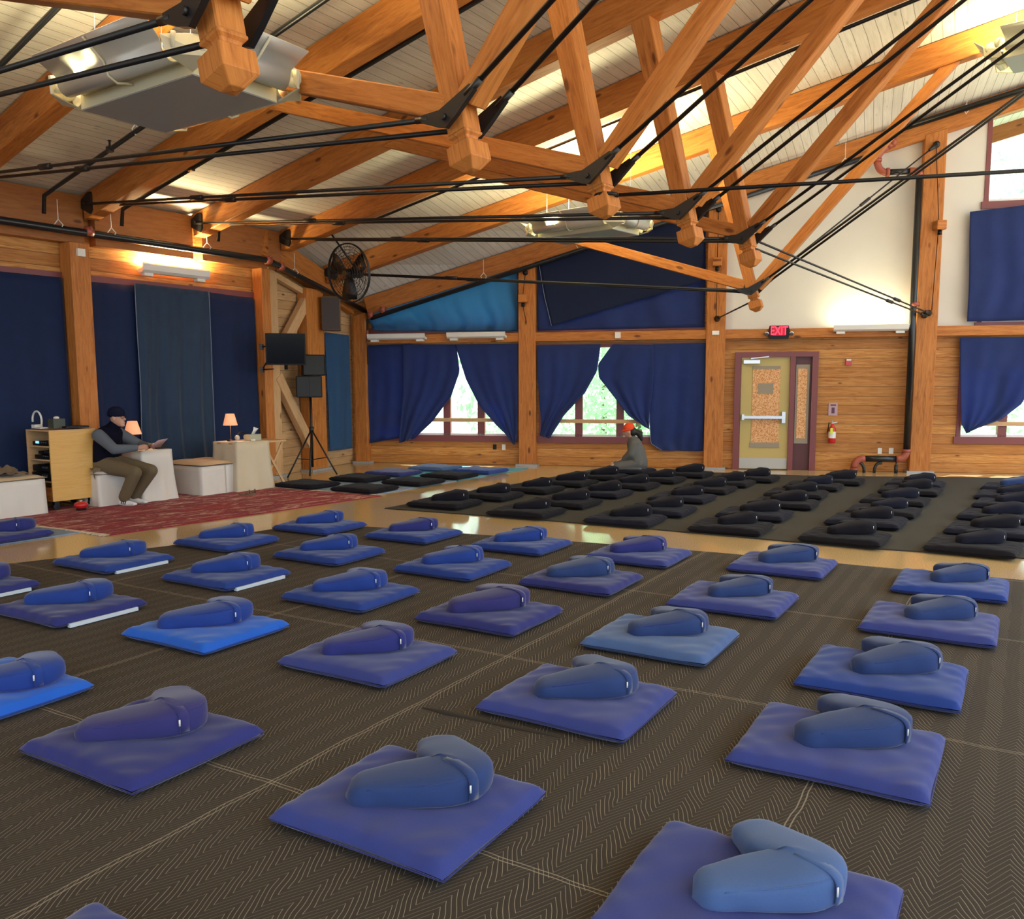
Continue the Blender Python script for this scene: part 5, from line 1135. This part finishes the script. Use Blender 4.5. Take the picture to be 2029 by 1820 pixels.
row([((1152, 1830), (1797, 1775), 'violet', 'steel', dict(seam=False)), ((1443, 1500), (1868, 1470), 'violet', 'slate'), ((1575, 1347), (1920, 1335), 'royal', 'slate'), ((1702, 1244), (1978, 1228), 'violet', 'slate'), ((1763, 1165), (2001, 1157), 'royal', 'slate')], 'rightmost blue row', GB)
row([((533, 1616), (1083, 1576), 'violet', 'slate'), ((938, 1400), (1347, 1376), 'violet', 'slate', dict(seam=True)), ((1145, 1279), (1467, 1254), 'steel', 'slate', dict(seam=True)), ((1322, 1196), (1580, 1182), 'violet', 'slate'), ((1437, 1124), (1662, 1117), 'violet', 'slate', dict(seam=True))], 'second blue row from the right', GB, fr=1, off=(.01, .10), zs=1.06)
row([((-190, 2062), (440, 2008), 'violet', 'violet', dict(zaf=False)), ((35, 1484), (527, 1452), 'navy', 'purple'), ((545, 1309), (912, 1294), 'violet', 'navy'), ((823, 1226), (1112, 1208), 'navy', 'purple'), ((1033, 1158), (1267, 1140), 'navy', 'slate'), ((1160, 1102), (1370, 1099), 'violet', 'navy')], 'third blue row from the right', GB, fr=5, off=(-.04, .08), zs=1.13)
row([((-225, 1392), (163, 1352), 'bright', 'royal', dict(off=(.08, .11))), ((230, 1259), (581, 1236), 'bright', 'royal', dict(seam=True)), ((557, 1184), (831, 1170), 'royal', 'royal', dict(seam=True)), ((782, 1126), (1012, 1120), 'royal', 'royal'), ((936, 1079), (1130, 1079), 'royal', 'royal')], 'fourth blue row from the right', GB, fr=5, off=(-.04, .08), zs=1.13)
row([((-20, 1214), (291, 1192), 'navy', 'royal', dict(liner=True)), ((318, 1146), (577, 1134), 'royal', 'royal', dict(liner=True)), ((544, 1099), (761, 1094), 'royal', 'royal'), ((727, 1060), (913, 1057), 'royal', 'navy')], 'fifth blue row from the right', GB, fr=5, off=(-.04, .08), zs=1.10)
row([((-190, 1168), (66, 1160), 'navy', 'navy', dict(liner=True)), ((104, 1115), (346, 1106), 'royal', 'royal', dict(liner=True)), ((341, 1074), (557, 1070), 'royal', 'royal'), ((540, 1045), (727, 1040), 'royal', 'royal')], 'leftmost blue row', GB, fr=5, off=(-.04, .08), zs=1.10)
seat((-110, 1064), (112, 1055), 'navy', 'navy', 'on the pale blue mat at the left edge', 'flat cushion on the pale mat', dz=.013)
GK = 'flat black cushions on the olive blankets'
k_ = dict(full=False, rot=-29)
row([((806, 998), (958, 996), 'black', 'black'), ((895, 983), (1044, 981), 'black', 'black'), ((985, 970), (1124, 968), 'black', 'black'), ((1062, 957), (1188, 956), 'black', 'black'), ((1128, 945), (1252, 944), 'black', 'black'), ((1188, 934), (1305, 932), 'blackblue', 'black')], 'leftmost black row', GK, **k_)
row([((963, 1016), (1123, 1012), 'black', 'black'), ((1046, 998), (1196, 994), 'black', 'black'), ((1118, 979), (1259, 975), 'blackblue', 'black'), ((1181, 963), (1313, 961), 'black', 'black'), ((1240, 951), (1365, 949), 'black', 'black'), ((1300, 940), (1419, 939), 'black', 'black')], 'second black row from the left', GK, **k_)
row([((1156, 1032), (1322, 1026), 'blackblue', 'black'), ((1222, 1013), (1389, 1009), 'blackblue', 'black'), ((1282, 988), (1422, 985), 'blackblue', 'black'), ((1330, 970), (1465, 969), 'black', 'black'), ((1375, 958), (1502, 956), 'black', 'black'), ((1428, 949), (1551, 947), 'black', 'black')], 'third black row from the left', GK, **k_)
row([((1362, 1046), (1535, 1043), 'black', 'black'), ((1416, 1022), (1573, 1017), 'blackblue', 'black'), ((1478, 999), (1630, 997), 'black', 'black'), ((1514, 979), (1642, 979), 'black', 'black'), ((1550, 964), (1674, 964), 'black', 'blackblue'), ((1598, 954), (1716, 953), 'black', 'black')], 'fourth black row from the left', GK, **k_)
row([((1581, 1066), (1768, 1064), 'black', 'black'), ((1632, 1035), (1800, 1032), 'blackblue', 'black'), ((1677, 1014), (1824, 1013), 'black', 'blackblue'), ((1707, 993), (1840, 992), 'black', 'blackblue'), ((1740, 973), (1868, 973), 'black', 'black'), ((1757, 959), (1872, 960), 'blackblue', 'blackblue')], 'fifth black row from the left', GK, full=False, rot=-33)
row([((1834, 1084), (2024, 1084), 'black', 'blackblue'), ((1873, 1052), (2045, 1052), 'blackblue', 'black'), ((1900, 1024), (2055, 1024), 'blackblue', 'blackblue'), ((1930, 1001), (2070, 1001), 'blackblue', 'blackblue'), ((1930, 983), (2068, 984), 'blackblue', 'blackblue'), ((1943, 967), (2072, 968), 'blackblue', 'slate')], 'rightmost black row', GK, full=False, rot=-36)
for L_, R_, c_n, wh in (((545, 962), (672, 958), 'black', 'at the rug corner, leftmost of the cushions without a crescent'), ((657, 971), (787, 965), 'black', 'nearest the camera on the pale blue-grey mat'), ((655, 949), (771, 946), 'black', 'behind the tripod foot on the pale blue-grey mat'), ((759, 956), (879, 953), 'black', 'at the right edge of the pale blue-grey mat'),
        ((728, 938), (832, 935), 'navy', 'on the left side of the teal mat, near half'), ((836, 944), (945, 940), 'black', 'on the right side of the teal mat, near half'), ((816, 928), (909, 926), 'steel', 'on the teal mat below the window gap, left one'), ((905, 934), (1000, 931), 'royal', 'on the teal mat near the middle post, right one')):
    seat(L_, R_, c_n, c_n, wh, 'flat cushions by the window', zaf=False, full=False)
# ================================================================ outside
g = MB(); n = -PB.inn
q = [PB.P(-25, -.45, -.4), PB.P(30, -.45, -.4), PB.P(45, -.2, -60), PB.P(-45, -.2, -60)]; g.face(q, [(p.x, p.y) for p in q]); o = g.build('lawn', 'grass'); struct(o)
def tree(c, h, sp_, label, n_=5200, trunk=.12, low=.0, seed=1):
    rnd = random.Random(seed); r = root('tree', label, 'tree', c, 'trees outside the windows'); b = MB(); b.tube([c, c+Z*h*.5, c+Z*h*.85+Vector((.2, .1, 0))], [trunk, trunk*.7, .02], 8)
    for k in range(6): a = rnd.random()*6.28; z = h*(.3+.08*k); b.tube([c+Z*z, c+Z*(z+h*.12)+Vector((math.cos(a), math.sin(a), 0))*sp_*.6], [trunk*.35, .015], 5)
    b.build('trunk', 'bark', r); lf = MB()
    for k in range(n_):
        a = rnd.random()*6.28; rr = sp_*math.sqrt(rnd.random()); z = h*(low+(1-low)*rnd.random()); f_ = math.sqrt(max(.02, 1-((z/h-.5)/.55)**2)); p = c+Vector((math.cos(a)*rr*f_, math.sin(a)*rr*f_, z))
        d1 = Vector((rnd.gauss(0, 1), rnd.gauss(0, 1), rnd.gauss(0, 1))).normalized(); d2 = d1.orthogonal().normalized(); s_ = .05+.09*rnd.random(); lf.face([p-d1*s_, p-d2*s_*.5, p+d1*s_, p+d2*s_*.5])
    o = lf.build('foliage', 'leaf', r); tag(o, kind='stuff')
for i, (s_, o_, h, w_, lo_) in enumerate(((-3, -7, 5.5, 2.6, .02), (1.5, -10, 7, 3.0, .02), (5, -7.5, 5, 2.2, .02), (8.5, -11, 8, 3.2, .03), (12.5, -8, 8.5, 3.0, .02), (17, -9, 8.5, 3.6, .02), (3.2, -15, 9, 4, .05))):
    tree(PB.P(s_, -.42, o_), h, w_, 'leafy bright green tree outside, %s' % ['beyond the first window to the left', 'seen through the first window gap', 'seen through the second window gap', 'behind the plank wall with the exit door', 'seen through the windows near the right edge', 'off to the right beyond the last window', 'tallest one standing farthest behind'][i], 5200, seed=i+3, low=lo_)
